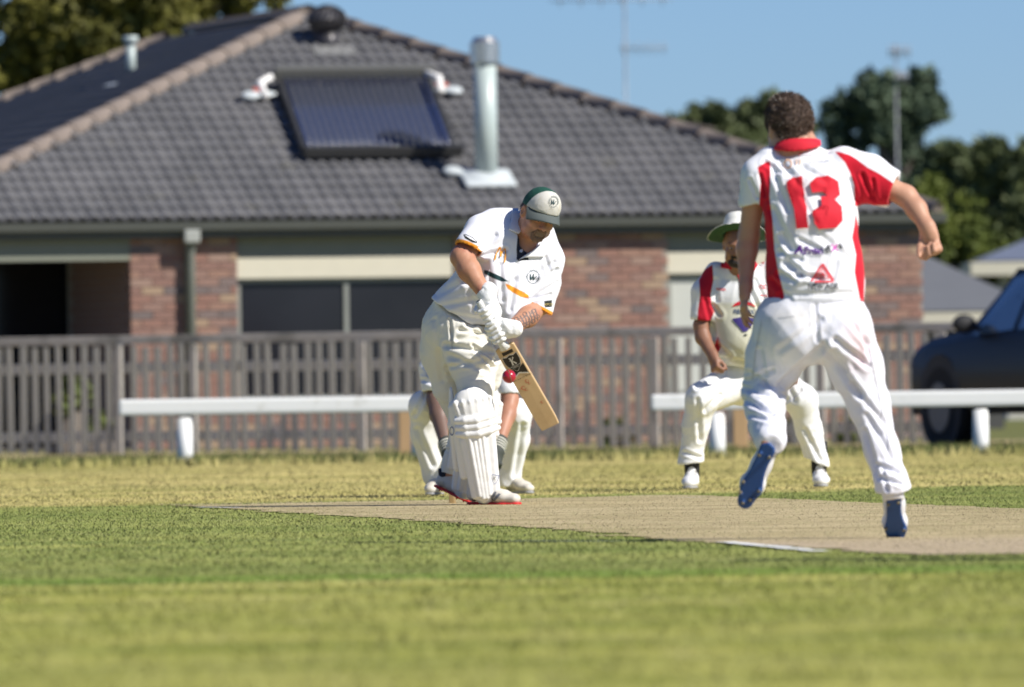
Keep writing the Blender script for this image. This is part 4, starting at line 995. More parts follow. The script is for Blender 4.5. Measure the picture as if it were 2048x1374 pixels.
# body
hc = B(1079, 421, -.20); hf = (.36, -.88, -.42); hu = (.40, -.30, 1.0); K = 1.08
neckb = B(1035, 482, -.05)
fl = Field(P(840, 1010, DB)[0] * X3 + (DB - .75) * Y3 + 0 * Z3, P(1130, 370, DB) + np.array([0, .55, 0]), .0048)
s_, f__, u__, HA = head(fl, hc, hf, hu, K, 1.1, neckb, .064)
fl.chain([B(965, 458, -.12), B(924, 514, -.26)], [.058, .058], .02)
fl.chain([B(924, 514, -.26), B(938, 540, -.30), B(974, 594, -.37)], [.056, .057, .033], .03)
fl.chain([B(1094, 505, .03), B(1083, 610, -.07)], [.048, .044], .02)
fl.chain([B(1083, 610, -.07), B(1056, 633, -.2), B(1014, 662, -.36)], [.046, .052, .032], .03)
# hands inside the gloves
hdir = N3(B(1008, 692, -.35) - B(958, 603, -.42))
fl.cone(neckb, B(1050, 500, -.09), .066, .085, .03); fl.chain([neckb, B(1010, 520, -.05), B(940, 620, .08), B(915, 660, .10)], [.10, .13, .13, .12], .05, N3(B(1098, 505) - B(965, 455)), [1.2, 1.2, 1.1, 1.1])
fl.chain([B(925, 665, .05), B(948, 775, -.12), B(962, 880, -.06), B(968, 975, -.03)], [.09, .055, .05, .035], .02)
fl.chain([B(905, 670, .16), B(962, 800, .14), B(930, 880, .25), B(893, 962, .34)], [.09, .055, .05, .035], .02)
beardp = lambda V: -(6 - np.linalg.norm((V - HA(0, .075, -.105)) / np.array([.05, .05, .036]) , axis=1) * 6)
body = sdf_obj('body', fl, m_skin_r, bat_p, attrs={'beard': lambda V: (np.linalg.norm((V - HA(0, .070, -.10)) @ np.stack([s_, f__, u__]).T / np.array([.062, .06, .040]), axis=1) - 1) * 12}, disp=lambda V, N: V + N * (bumps(V, 3, .03, 8) * .0006)[:, None])
eyes(HA, s_, f__, u__, K, bat_p)
# goatee
fl = Field(HA(0, .06, -.09) - .12, HA(0, .06, -.09) + .12, .0035)
fl.cone(HA(-.022, .092, -.071), HA(.022, .092, -.071), .0055 * K, .0055 * K, .008); 
for q in (-1, 1): fl.chain([HA(.022 * q, .094, -.073), HA(.030 * q, .082, -.095), HA(.022 * q, .078, -.118)], [.0055 * K, .007 * K, .010 * K], .008)
fl.ell(HA(0, .076, -.116), (s_, f__, u__), (.028 * K, .020 * K, .022 * K), .01)
sdf_obj('beard', fl, m_hairg, bat_p, disp=lambda V, N: V + N * (bumps(V, 5, .012, 14) * .0016)[:, None]); tufts('beard_strands', bpy.data.objects['beard'], m_strandg, bat_p, 1500, .007, 3, None, (0, -.2, -.8), .0009)
fl = Field(HA(0, 0, 0) - .15, HA(0, 0, 0) + .15, .0045)
for q in (-1, 1): fl.chain([HA(.074 * q, .026, .010), HA(.072 * q, .026, -.030)], [.008 * K, .004 * K], .006)
fl.ell(HA(0, -.035, -.015), (s_, f__, u__), (.080 * K, .072 * K, .05 * K), .01)
sdf_obj('hair', fl, mat('short_brown_hair', (.10, .07, .05), .8, var=.5, vscale=80, bump=.8, bscale=200), bat_p, disp=lambda V, N: V + N * (bumps(V, 6, .012, 12) * .001)[:, None])
# shirt
m_bshirt = mat('batsman_shirt', (.80, .80, .84), .85, var=.02, vscale=5, bump=.12, bscale=420, sheen=.15, spec=.2,
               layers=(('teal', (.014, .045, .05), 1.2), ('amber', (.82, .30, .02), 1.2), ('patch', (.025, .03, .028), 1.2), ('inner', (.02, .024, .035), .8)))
SW = N3(B(1098, 505, .02) - B(965, 450, -.12))
fl = Field(B(830, 645, -.75), B(1140, 390, .5), .0048)
fl.chain([B(1025, 450, -.05), B(1018, 490, -.08), B(1000, 550, -.08), B(965, 605, .0), B(930, 640, .06), B(915, 655, .08)], [.085, .125, .155, .165, .160, .150], .05, SW, [1.75, 1.62, 1.32, 1.24, 1.28, 1.3])
fl.cone(B(1010, 600, -.10), B(1030, 635, -.12), .12, .10, .07)        # belly over the belt
fl.chain([B(985, 445, -.06), B(962, 462, -.14), B(938, 492, -.25)], [.070, .082, .074], .03)   # near sleeve
fl.chain([B(1082, 470, .0), B(1095, 520, -.02), B(1088, 570, -.05), B(1074, 630, -.10)], [.075, .085, .080, .078], .03)
a_ = B(936, 500, -.255); n_ = N3(B(924, 514, -.28) - B(965, 455, -.13)) 
CP1 = B(935, 501, -.24); CN1 = N3(np.array([-.42, -.30, -.86])); fl.cut(CP1, CN1, B(915, 528, -.3), .17)
fl.cone(B(962, 465, -.16), B(915, 530, -.33), .060, .072, .006, mode='s')
n2 = N3(B(1082, 622, -.10) - B(1094, 520, -.02)); CP2 = B(1074, 618, -.09); CN2 = N3(np.array([-.43, -.05, -.9])); fl.cut(CP2, CN2, B(1064, 668, -.1), .15)
fl.cone(B(1088, 580, -.06), B(1066, 655, -.14), .050, .070, .006, mode='s')
TARGETS['shirt_solid'] = fl.mesh(); TARGETS['shirt_solid'] = (smooth_mesh(*TARGETS['shirt_solid'], 4), TARGETS['shirt_solid'][1])
fl.cone(B(1050, 447, -.13), B(1040, 480, -.12), .075, .068, .01, mode='s')    # neck hole
fl.chain([B(1064, 466, -.19), B(1062, 488, -.21), B(1056, 499, -.22), B(1050, 510, -.22)], [.066, .062, .045, .016], .008, mode='s')
fl.cut(B(898, 617, .0), N3(np.array([-.52, .1, -.85])), B(840, 720, .1), .42); fl.cut(B(1000, 648, .0), (0, 0, -1.), B(990, 760, 0), .32)
def bshirt_folds(V, N):
    V = wrinkle(V, N, 21, .0022, .13, (1, .8, .8), 1.3)
    N = front(V, N)[:, None] * 0 + N
    return folds(V, N, [(958, 500, 990, 470, 7, .012), (965, 512, 1010, 500, 6, .010), (975, 525, 985, 600, 7, .007), (1000, 530, 1005, 600, 6, .006), (1035, 530, 1020, 620, 6, .008),
        (1112, 540, 1060, 585, 6, .012), (1115, 565, 1062, 598, 5, .010), (1108, 525, 1075, 548, 6, .008), (1050, 600, 1100, 590, 5, .008), (1070, 560, 1045, 600, 7, .010),
        (872, 590, 935, 560, 8, .006), (885, 612, 950, 600, 7, .006), (905, 630, 970, 640, 6, .005), (985, 450, 1000, 430, 5, .005), (930, 545, 950, 620, 7, .005), (1085, 500, 1100, 545, 6, .006), (985, 600, 1030, 560, 8, .008)])
def edge_fold(V, N): return V
teal = [(968, 540), (975, 541), (1000, 552), (1018, 563), (1002, 563), (985, 556), (968, 547)]
amber = [[(1010, 567), (1020, 570), (1045, 583), (1058, 590), (1057, 597), (1042, 594), (1024, 584), (1015, 577)],
         ]
patch = [[(1088, 602), (1104, 600), (1104, 614), (1090, 615)], [(926, 469), (931, 468), (945, 474), (954, 482), (955, 487), (944, 485), (930, 477)]]
def cuffband(V, p, n, c, R): return np.maximum((-.019 - (V - p) @ n) * 380, (np.linalg.norm(V - c, axis=1) - R) * 380)
shirt = sdf_obj('shirt', fl, m_bshirt, bat_p, disp=bshirt_folds, attrs={'teal': lambda V: poly_sd(V, teal), 'amber': lambda V: np.minimum(polys_sd(V, amber), np.minimum(cuffband(V, CP1, CN1, B(932, 495, -.27), .088), cuffband(V, CP2, CN2, B(1082, 622, -.1), .093))), 'patch': lambda V: polys_sd(V, patch),
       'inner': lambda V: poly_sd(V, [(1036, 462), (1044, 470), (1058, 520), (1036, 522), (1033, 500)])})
# placket, collar
decal('placket', px_poly([(1036, 468), (1043, 470), (1047, 500), (1060, 512), (1033, 520)]), shirt, m_navy, shirt, .003)
decal('button', place2d(ring(0, 3.2, 12), 1041, 502, 1), shirt, mat('shirt_button', (.8, .8, .8), .3), shirt, .010, 3)
def collar(person, pts3, widths, m, name='collar', th=.0035, fall=None, h=.0035):
    """a folded collar band swept along pts3; widths along the fall direction"""
    V = []; Fc = []; n = len(pts3)
    for i, p in enumerate(pts3):
        fd_ = N3(fall[i]); V += [p, p + fd_ * widths[i] * .5, p + fd_ * widths[i]]
    for i in range(n - 1):
        for j in range(2): Fc.append((3 * i + j, 3 * i + 3 + j, 3 * i + 4 + j, 3 * i + 1 + j))
    o = keep(mesh_obj(name, V, Fc, m, None, True), person); md = o.modifiers.new('thick', 'SOLIDIFY'); md.thickness = th; md.offset = 0
    md = o.modifiers.new('sub', 'SUBSURF'); md.levels = 2; md.render_levels = 2
    return o
def flap(name, poly, target, m, parent, off, th=.005, grid=5):
    o = decal(name, px_poly(poly), target, m, parent, off, grid); md = o.modifiers.new('thick', 'SOLIDIFY'); md.thickness = th; md.offset = 0; return o
class _T: name = 'shirt_solid'
flap('collar', [(1026, 408), (1041, 410), (1048, 416), (1043, 462), (1036, 469), (1017, 460), (1022, 437)], _T, m_wht, shirt, .014)
flap('collar', [(1083, 484), (1096, 476), (1110, 486), (1090, 512), (1086, 514), (1048, 515), (1036, 520), (1046, 512), (1064, 501)], _T, m_wht, shirt, .012)
# prints
def arch(x0, x1, ya, yb, w0, w1):
    pts = []; ws = []
    for i in range(17):
        t = i / 16; y = math.sin(math.pi * t) ** .62; lo = ya if t < .5 else yb; pts.append((x0 + (x1 - x0) * t, lo + (1 - lo) * y)); ws.append(w0 + (w1 - w0) * math.sin(math.pi * t))
    return stroke(pts, ws)
M_ = arch(-1.05, -.02, -1.1, -.35, .13, .13); M2 = arch(.02, 1.05, -.35, -1.1, .13, .13)
decal('arches_print', place2d(merge(M_, M2), 1002, 509, 13, -12, .74), shirt, m_orange, shirt, .006, 3)
def club_badge(cx, cy, R, target, parent, rot=0, sx=1.0):
    decal('badge_print', place2d(ring(.92, 1.0, 40), cx, cy, R * .72, rot, sx), target, m_teal, parent, .003, 3)
    decal('badge_lettering', place2d(merge(arc_text('WEST WARRNAMBOOL', 1.12, 200, -20, .30), arc_text('C.C.', 1.36, 250, 290, .30)), cx, cy, R * .72, rot, sx), target, m_teal, parent, .003, 3)
    Wl = merge(stroke([(-.62, .5), (-.5, .15), (-.42, -.45), (-.3, -.55)], [.05, .12, .12, .03]), stroke([(-.32, -.55), (-.1, .0), (.02, .55)], [.04, .07, .10]), stroke([(0, .55), (.02, -.1), (.14, -.55)], [.06, .12, .10]), stroke([(.14, -.55), (.34, -.05), (.62, .25)], [.05, .07, .09]), stroke([(-.55, .0), (-.1, -.15), (.5, -.35)], [.03, .05, .02]))
    decal('monogram_print', place2d(Wl, cx, cy, R * .66, rot, sx), target, m_teal, parent, .003, 3)
club_badge(1066, 554, 18, shirt, shirt, -8, .95)
decal('sleeve_print', place2d(stroke([(-1, 0), (0, .05), (1, 0)], [.05, .16, .05]), 941, 477, 12, -30), shirt, m_wht, shirt, .004, 3)
decal('sleeve_print', place2d(font_polys('APCO'), 1097, 609, 6.5, 4), shirt, mat('gold_print', (.55, .42, .12), .6), shirt, .004, 3)
# trousers
fl = Field(B(830, 975, -.45), B(1020, 585, .6), .0052)
fl.chain([B(930, 628, .06), B(918, 665, .07)], [.150, .165], .05, SW, [1.2, 1.15])
fl.chain([B(930, 660, .0), B(945, 715, -.06), B(952, 772, -.12)], [.150, .128, .098], .06)
fl.chain([B(900, 655, .12), B(888, 705, .14), B(898, 775, .15)], [.140, .115, .085], .06)
fl.chain([B(965, 650, -.05), B(978, 710, .02), B(976, 760, .05)], [.10, .085, .07], .05)
fl.chain([B(952, 772, -.12), B(960, 880, -.05), B(968, 960, -.02)], [.090, .075, .06], .03)
fl.chain([B(898, 775, .15), B(930, 850, .22), B(910, 925, .30), B(905, 948, .33)], [.080, .072, .062, .068], .03)
fl.cut(B(930, 612, .05), N3(B(935, 600, 0) - B(915, 660, .08)), B(940, 560, 0), .35)
fl.cut(B(903, 944, .33), N3(np.array([-.25, .2, -1])), B(900, 985, .33), .12)
def btr(V, N):
    V = wrinkle(V, N, 33, .003, .13, (.7, 1, 1.6), 1.4)
    return folds(V, N, [(893, 690, 985, 705, 7, .013), (900, 712, 970, 740, 7, .010), (915, 680, 1000, 650, 6, .012), (920, 660, 975, 668, 6, .010), (900, 640, 905, 685, 4, .010), (935, 650, 990, 690, 6, .010),
        (985, 640, 992, 720, 6, .010), (1000, 700, 975, 760, 6, .008), (870, 640, 885, 760, 7, .006), (893, 735, 960, 722, 6, .008), (895, 900, 912, 930, 5, .008), (880, 700, 900, 750, 6, .006), (950, 700, 985, 735, 5, .010), (945, 690, 990, 722, 4, .010)])
trousers = sdf_obj('trousers', fl, m_crm, bat_p, disp=btr)
decal('pocket_seam', place2d(stroke([(895, -636), (900, -660), (904, -690), (905, -700)], .9), 0, 0, 1), trousers, mat('pocket_seam_thread', (.62, .59, .50), .9), trousers, .0015, 4)  # pocket seam drawn in a darker thread colour

# leg pads
m_pad = mat('white_pad_leather', (.80, .79, .76), .55, var=.04, vscale=4, bump=.10, bscale=150, spec=.3, var2=((.70, .67, .60), 8, .62, .85))
def pad(person, ankle, knee, top, rgt, label=None, rear=False, h=.0038):
    """shin guard; rgt = direction across as seen"""
    up = N3(knee - ankle); x = N3(rgt - up * (rgt @ up)); n = np.cross(x, up); n = n * (1 if n[1] < 0 else -1)
    Ls = np.linalg.norm(knee - ankle)
    def A(a, b_, c): return ankle + x * a + up * b_ + n * c
    lo = np.minimum(ankle, top) - .2; hi = np.maximum(ankle, top) + .2; fl = Field(lo, hi, h)
    # shell, wider at the knee
    def W(t): return .060 + .040 * t
    for i in range(8):
        t0, t1 = .05 + .95 * i / 8, .05 + .95 * (i + 1) / 8
        fl.cone(A(0, Ls * t0, .0), A(0, Ls * t1, .0), .060 + .006 * t0, .060 + .006 * t1, .015, x, W(t0) / .062, W(t1) / .066)
    # shin rolls
    for q, xa in enumerate((-.050, -.026, -.002, .022)):
        fl.cone(A(xa * .72, .0 + .014 * abs(q - 1.5), .052), A(xa * 1.0, Ls * .80, .066), .0140, .0135, .002)
    fl.cone(A(.052, .03, .030), A(.070, Ls * .76, .035), .026, .026, .012); fl.cone(A(-.056, .02, .020), A(-.072, Ls * .76, .03), .022, .026, .012)
    for q in range(3): # knee bolsters
        b_ = Ls * (.84 + .085 * q); pts = [A(a, b_ + .006 * abs(a) * 10, .078 - (a * 8.2) ** 2 * .062) for a in (-.100, -.06, 0, .06, .100)]; fl.chain(pts, [.017, .0205, .0215, .0205, .017], .005)
    # knee cap with splayed rolls
    kt = Ls * 1.08
    fl.ell(A(0, kt + .025, .004), (x, up, n), (.106, .125, .072), .02)
    for q in range(6):
        a = (q - 2.5) * .036; pts = [A(a * .9, kt + .01, .064 - (a * 7) ** 2 * .055), A(a * 1.02, kt + .07, .062 - (a * 7) ** 2 * .06), A(a * .92, kt + .145 - abs(a) * .75, .030 - (a * 7) ** 2 * .045)]; fl.chain(pts, [.013, .0135, .009], .005)
    # side wing
    if not rear: fl.chain([B(906, 780, -.14), B(905, 850, -.12), B(914, 935, -.06)], [.022, .022, .022], .02)
    fl.cone(A(.090, Ls * .82, -.03), A(.088, kt + .05, -.03), .035, .030, .02); fl.cone(A(-.092, Ls * .30, -.03), A(-.092, kt + .04, -.03), .022, .030, .02)
    fl.chain([A(0, -.05, -.05), A(0, kt + .22, -.055)], [.064, .085], .01, mode='s')
    o = sdf_obj('leg_pad', fl, m_pad, person, it=2, disp=lambda V, N: V + N * (bumps(V, 9, .05, 8) * .0003)[:, None]); 
    if label: o['label'] = label
    return o, A, Ls
pado, PAx, Ls = pad(bat_p, B(971, 994, -.12), B(948, 838, -.18), B(944, 745, -.18), N3(np.array([1, .18, 0.])))
pad2, PA2, Ls2 = pad(bat_p, B(929, 984, .14), B(958, 838, .08), B(962, 745, .05), N3(np.array([1, .15, 0.])), 'rear white leg pad mostly behind the front pad', True)
pad3 = None
m_logo = mat('blue_grey_print', (.12, .16, .33), .7)
decal('pad_print', place2d(merge(stroke([(-1, 1), (-.95, 0), (-.5, -.8), (0, -1.15)], .05), stroke([(1, .9), (.9, 0), (.5, -.8), (0, -1.15)], .05), stroke([(-1, 1), (0, .85), (1, .9)], .05)), 990, 958, 9, -6, .75), pado, m_logo, pado, .003, 3)
decal('pad_print', place2d(font_polys('K'), 989, 957, 9, -10), pado, m_ink, pado, .003, 3)
decal('pad_print', place2d(ring(.8, 1, 24), 904, 862, 9, 0, .5), pado, m_logo, pado, .003, 3)
# straps
# shoes
m_shoeb = mat('cream_shoe_leather', (.62, .58, .50), .55, var=.08, vscale=10, var2=((.45, .40, .30), 12, .55, .8)); m_soler = mat('red_sole', (.65, .035, .03), .5); m_greyp = mat('grey_shoe_print', (.16, .17, .19), .5)
so, SA, sfr = shoe(bat_p, B(935, 1008, -.05), B(1038, 1009, -.19), (0, -.06, 1), m_shoeb, m_soler, .325, laces=mat('black_white_lace', (.06, .05, .06), .6), h=.0045)
TARGETS[so.name] = TARGETS[so.name]
decal('side_stripe', px_poly([(979, 999), (990, 983), (993, 985), (984, 1002), (979, 1003)], [(985, 1003), (989, 1003), (1002, 988), (997, 987), (986, 999)], [(944, 994), (968, 997), (966, 1009), (944, 1009)]), so, m_greyp, so, .003, 3)
so2, SA2, sfr2 = shoe(bat_p, B(869, 972, .36), B(951, 1010, .22), (.42, -.15, .9), m_shoeb, m_soler, .27, h=.0045)
fl = Field(B(865, 985, .15), B(930, 940, .55), .005); fl.chain([SA2(0, .05, .07), SA2(0, .045, .105), SA2(0, .04, .13)], [.030, .036, .038], .01, X3, [1.15, 1.2, 1.2]); sdf_obj('ankle_sock', fl, m_navy, bat_p)
# gloves
m_glv = mat('white_glove_leather', (.80, .80, .78), .6, var=.04, vscale=8, bump=.15, bscale=120, spec=.3)
m_glvc = mat('cream_glove_palm', (.74, .71, .60), .65, var=.06, vscale=10, bump=.15, bscale=120)
H0p = B(958, 603, -.42); H1p = B(1008, 692, -.35); hd_ = N3(H1p - H0p)
def glove(person, at, wrist, backdir, tsign, label, mg):
    """glove closed round the bat handle at 'at'; fingers wrap about the handle axis"""
    fl = Field(at - .17, at + .17, .0042)
    wv = wrist - at; rad = N3(wv - hd_ * (wv @ hd_))           # handle -> wrist side
    tan = N3(np.cross(hd_, rad)) * tsign
    fl.cone(wrist + N3(wrist - at) * .035, wrist, .047, .041, .01)
    fl.cone(wrist, at + rad * .050, .040, .040, .02, hd_, 1.0, 1.25)
    for i in range(4):
        o = (i - 1.5) * .0245; base = at + hd_ * o * 1.1
        prev = None
        for j, a in enumerate((0.0, 1.15, 2.15, 3.0)):
            rr = (.047, .046, .042, .038)[j] * (1 + .10 * math.sin(i * 2.3 + tsign + at[0] * 50)); p = base + (rad * math.cos(a) + tan * math.sin(a)) * rr
            if prev is not None:
                q = prev + (p - prev) * .12; e_ = prev + (p - prev) * .92; fl.cone(q, e_, .0146 - .0008 * i, .0140 - .0008 * i, .0025)
            prev = p
    # back of the hand roll
    fl.ell(at + rad * .062 + tan * .012, (hd_, rad, tan), (.052, .026, .035), .012)
    a = -0.9; p0 = at - hd_ * .045 * 1 + rad * .045; p1 = at - hd_ * .058 + (rad * math.cos(a) + tan * math.sin(a)) * .046; p2 = at - hd_ * .046 + (rad * math.cos(-2.1) + tan * math.sin(-2.1)) * .040
    fl.chain([p0, p1, p2], [.020, .0185, .0155], .004)
    o = sdf_obj('glove', fl, mg, person, disp=lambda V, N: V + N * (bumps(V, 12, .03, 8) * .0008)[:, None]); o['label'] = label
    bx = Box(); 
    return o
g1 = glove(bat_p, H0p + hd_ * .085, B(976, 594, -.37), None, 1, 'upper batting glove near the end of the bat handle', m_glv)
g2 = glove(bat_p, H0p + hd_ * .190, B(1015, 660, -.37), None, 1, 'lower batting glove beside the tattooed forearm', m_glv)
bx = Box(); bx.tube([B(967, 583, -.355), B(980, 600, -.375)], [.047, .044], 20); keep(bx.build('wristband', m_glv, None, True, bevel=.003), bat_p)
# cap
m_cap1 = mat('club_cap_cloth', (.58, .56, .50), .85, var=.05, vscale=30, bump=.1, bscale=300, var2=((.50, .40, .25), 18, .6, .8), layers=(('green', (.012, .075, .05), 1.0),))
fl = Field(HA(0, 0, .03) - .16, HA(0, 0, .03) + .17, .004)
fl.ell(HA(0, 0, .012), (s_, f__, u__), (.088 * K, .108 * K, .105 * K), .01); fl.ell(HA(0, .045, .050), (s_, f__, u__), (.066 * K, .062 * K, .066 * K), .04)
fl.cut(HA(0, 0, .012), -(u__ - f__ * .10), HA(0, 0, 0), .5)
cap = sdf_obj('cap', fl, m_cap1, bat_p, disp=lambda V, N: wrinkle(V, N, 5, .002, .05), attrs={'green': lambda V: -np.minimum((( HA(0, .022, .03) - V) @ N3(f__ * 1.0 - u__ * .25)) * 380 * 1.0, 9e9)})
fl = Field(HA(0, .10, .02) - .17, HA(0, .10, .02) + .17, .0035)
for i in range(37):
    a = (i - 18) * .0046; q = (i - 18) / 18; fl.cone(HA(a, .090 - q * q * .052, .022 - q * q * .012), HA(a * 1.06, .158 - q * q * .085, .004 - q * q * .034), .0105, .0085, .008, u__, .5)
brim = sdf_obj('cap_peak', fl, mat('grey_green_peak', (.085, .10, .095), .8, var=.1, vscale=20), bat_p)
club_badge(1107, 404, 14.5, cap, cap, -10, .82)
# tattoo
decal('tattoo', place2d(merge(ring(.55, .7, 20), *[ (lambda V, Fc: (V * .5 + np.array(o), Fc))(*ring(.6, .85, 14)) for o in ((1.2, .3), (-1.0, .4), (.2, 1.1), (.9, -.9), (-.7, -.8), (1.9, -.4), (-1.8, -.1), (1.7, .9), (-.2, -1.3), (-1.5, .9))]), 1052, 639, 10, 25, 1.2), body, mat('tattoo_ink', (.16, .11, .095), .6), body, .0012, 3)
decal('tattoo', place2d(merge(*[stroke([(-2.3 + i * .5, -1.2), (-2.0 + i * .5, 0), (-2.3 + i * .55, 1.2)], .10) for i in range(9)]), 1052, 639, 10, 25, 1.2), body, MATS['tattoo_ink'], body, .0012, 3)

# ----------------------------------------------------------- bat
be = empty('cricket_bat', B(1050, 770, -.25), 'pale willow cricket bat with a black shield sticker held by the batsman', 'bat')
T0 = B(1008.5, 693, -.35); T1 = B(1101, 854, -.10); bl = N3(T1 - T0); bw_ = B(1027, 683, -.36) - B(990, 703, -.34); bw_ = N3(bw_ - bl * (bw_ @ bl)); bn_ = np.cross(bl, bw_); bn_ = bn_ * (1 if bn_[1] < 0 else -1)
Lb = np.linalg.norm(T1 - T0); Wb = .054
m_willow = mat('willow_wood', (.60, .42, .22), .5, var=.12, vscale=5, vstretch=(1, 1, 1), spec=.35, var2=((.50, .33, .16), 9, .5, .8), bump=.05)
m_willow_e = mat('scuffed_willow_edge', (.66, .50, .30), .6, var=.1)
V = []; Fc = []
secs = [(0, .046, .010, .018), (.018, .0535, .011, .020), (.10, Wb, .012, .026), (.5, Wb, .014, .040), (.75, Wb, .015, .046), (.93, Wb, .013, .028), (1.0, .050, .009, .014)]
prof_n = 8
for (t, w2, e2, sp) in secs:
    o_ = T0 + bl * Lb * t
    for (a, c_) in ((-w2, -.002), (-w2 * .9, .002), (0, .003), (w2 * .9, .002), (w2, -.002), (w2, -e2 * 1.3), (0, -sp), (-w2, -e2 * 1.3)): V.append(o_ + bw_ * a + bn_ * c_)
for i in range(len(secs) - 1):
    for k in range(8): Fc.append((i * 8 + k, i * 8 + (k + 1) % 8, i * 8 + 8 + (k + 1) % 8, i * 8 + 8 + k))
Fc.append(tuple(range(8))); Fc.append(tuple(range((len(secs) - 1) * 8, len(secs) * 8)))
bx = Box(); bx.add(V, Fc); blade = keep(bx.build('blade', m_willow, None, False, bevel=.0015), be)
bx = Box(); bx.tube([H0p - hd_ * .004, H0p + hd_ * .02, T0 - bl * .03], [.0175, .0165, .0165], 16); bx.tube([T0 - bl * .05, T0 + bl * .01], [.0175, .030], 12); keep(bx.build('handle', mat('white_rubber_grip', (.74, .74, .70), .6, bump=.5, bscale=150), None, True), be)
bx = Box(); bx.tube([H0p - hd_ * .006, H0p - hd_ * .0035], [.011, .011], 14); keep(bx.build('handle_cap', m_ink), be)
def bs(a, t, lift=.0042): return T0 + bw_ * a + bl * t + bn_ * lift
def sticker(name, polys, m, lift=.0042):
    V = []; Fc = []
    for p in polys:
        n0 = len(V); n = len(p); V += [bs(a, t, lift) for a, t in p] + [bs(a, t, lift - .0008) for a, t in p]; Fc.append(tuple(range(n0, n0 + n))); Fc += [(n0 + i, n0 + (i + 1) % n, n0 + n + (i + 1) % n, n0 + n + i) for i in range(n)]
    o = mesh_obj(name, V, Fc, m); keep2(o, blade); return o
m_stick = mat('black_sticker', (.018, .015, .012), .35); m_stw = mat('silver_sticker', (.62, .58, .48), .4)
L_ = Lb / .56
sticker('sticker_bar', [[(-.030, .030 * L_), (.030, .030 * L_), (.030, .050 * L_), (-.030, .050 * L_)]], m_stick)
def shield(k, dy): return [(-.040 * k, .058 * L_ + dy), (-.020 * k, .066 * L_ + dy), (0, .058 * L_ + dy), (.020 * k, .066 * L_ + dy), (.040 * k, .058 * L_ + dy), (.041 * k, .10 * L_), (.030 * k, .135 * L_), (.0, (.165) * L_ - dy), (-.030 * k, .135 * L_), (-.041 * k, .10 * L_)]
sticker('sticker_tail', [[(-.016, .150 * L_), (.016, .150 * L_), (.044, .135 * L_), (.044, .205 * L_), (0, .182 * L_), (-.044, .205 * L_), (-.044, .135 * L_)]], m_stick, .0043)
sticker('sticker_chevron', [[(-.044, .198 * L_), (0, .175 * L_), (.044, .198 * L_), (.044, .206 * L_), (0, .183 * L_), (-.044, .206 * L_)]], m_stw, .0048)
sticker('sticker_shield', [shield(1.06, -.003)], m_stw, .0050); sticker('sticker_shield', [shield(1.0, .0)], m_stick, .0056)
def bat_text(txt, a, t, size, m, lift=.0064):
    V2, Fs = font_polys(txt); V = [bs(a + x * size, t - y * size, lift) for x, y in V2]; keep2(mesh_obj('bat_lettering', V, Fs, m), blade)
kv = merge(stroke([(-.35, 1), (-.3, 0), (-.38, -1)], [.2, .17, .22]), stroke([(-.2, -.05), (.3, .55), (.75, .95)], [.1, .12, .24]), stroke([(-.15, .1), (.25, -.35), (.8, -1)], [.12, .17, .2]), stroke([(-.75, 1), (-.35, .95), (0, 1.05)], [.05, .1, .04]), stroke([(-.75, -.95), (-.35, -1), (.0, -.9)], [.05, .1, .04]), stroke([(-.8, .35), (-.3, .3), (.1, .35)], .05))
keep2(mesh_obj('bat_lettering', [bs(x * .017, .098 * L_ - y * .022, .0064) for x, y in kv[0]], kv[1], m_stw), blade)
bat_text('KINGSGROVE', 0, .130 * L_, .010, m_stw); bat_text('SPORTS', 0, .139 * L_, .009, m_stw)
bat_text('PRO PLAYER SERIES', .0, .214 * L_, .0125, m_stick)
m_mark = mat('red_ball_mark', (.52, .20, .10), .6)
for (a, t, sz) in ((.012, .245, .010), (.018, .262, .007), (-.022, .275, .012), (-.012, .29, .008), (.028, .40, .008)):
    pl = [(a + sz * math.cos(q) * (1 + .25 * math.sin(3 * q + a * 99)), t * L_ + sz * 1.2 * math.sin(q)) for q in np.linspace(0, 2 * math.pi, 14)[:-1]]; pl2 = [(a + (x - a) * .55 + .003, t * L_ + (y - t * L_) * .6) for x, y in pl]
    V = [bs(x, y, .0034) for x, y in pl + pl2]; n = len(pl); keep2(mesh_obj('ball_mark', V, [(i, (i + 1) % n, n + (i + 1) % n, n + i) for i in range(n)], m_mark), blade)
# ----------------------------------------------------------- ball
bc = B(1018, 753, -.47); s_b = F / (DB - .47)
balle = empty('cricket_ball', bc, 'dark red cricket ball in the air just in front of the bat', 'ball')
m_ball = mat('red_ball_leather', (.40, .012, .03), .28, var=.15, vscale=40, spec=.5, coat=.3)
rb_ = .036; fl = Field(bc - .05, bc + .05, .0025); fl.ell(bc, WORLD, (rb_,) * 3, 0); sdf_obj('ball_skin', fl, m_ball, balle, it=0)
sn = N3(np.array([.93, .2, .25])); s1_, s2_, _ = N3(np.cross(sn, Z3)), N3(np.cross(sn, np.cross(sn, Z3))), 0
for off in (-.0022, .0, .0022):
    bx = Box(); n = 60; rr = .0364 if off else .0368
    pts = [bc + sn * off + (s1_ * math.cos(2 * math.pi * i / n) + s2_ * math.sin(2 * math.pi * i / n)) * rr for i in range(n + 1)]; bx.tube(pts, .0006, 5, False); keep(bx.build('seam', mat('seam_thread', (.45, .22, .13), .7), None, True), balle)
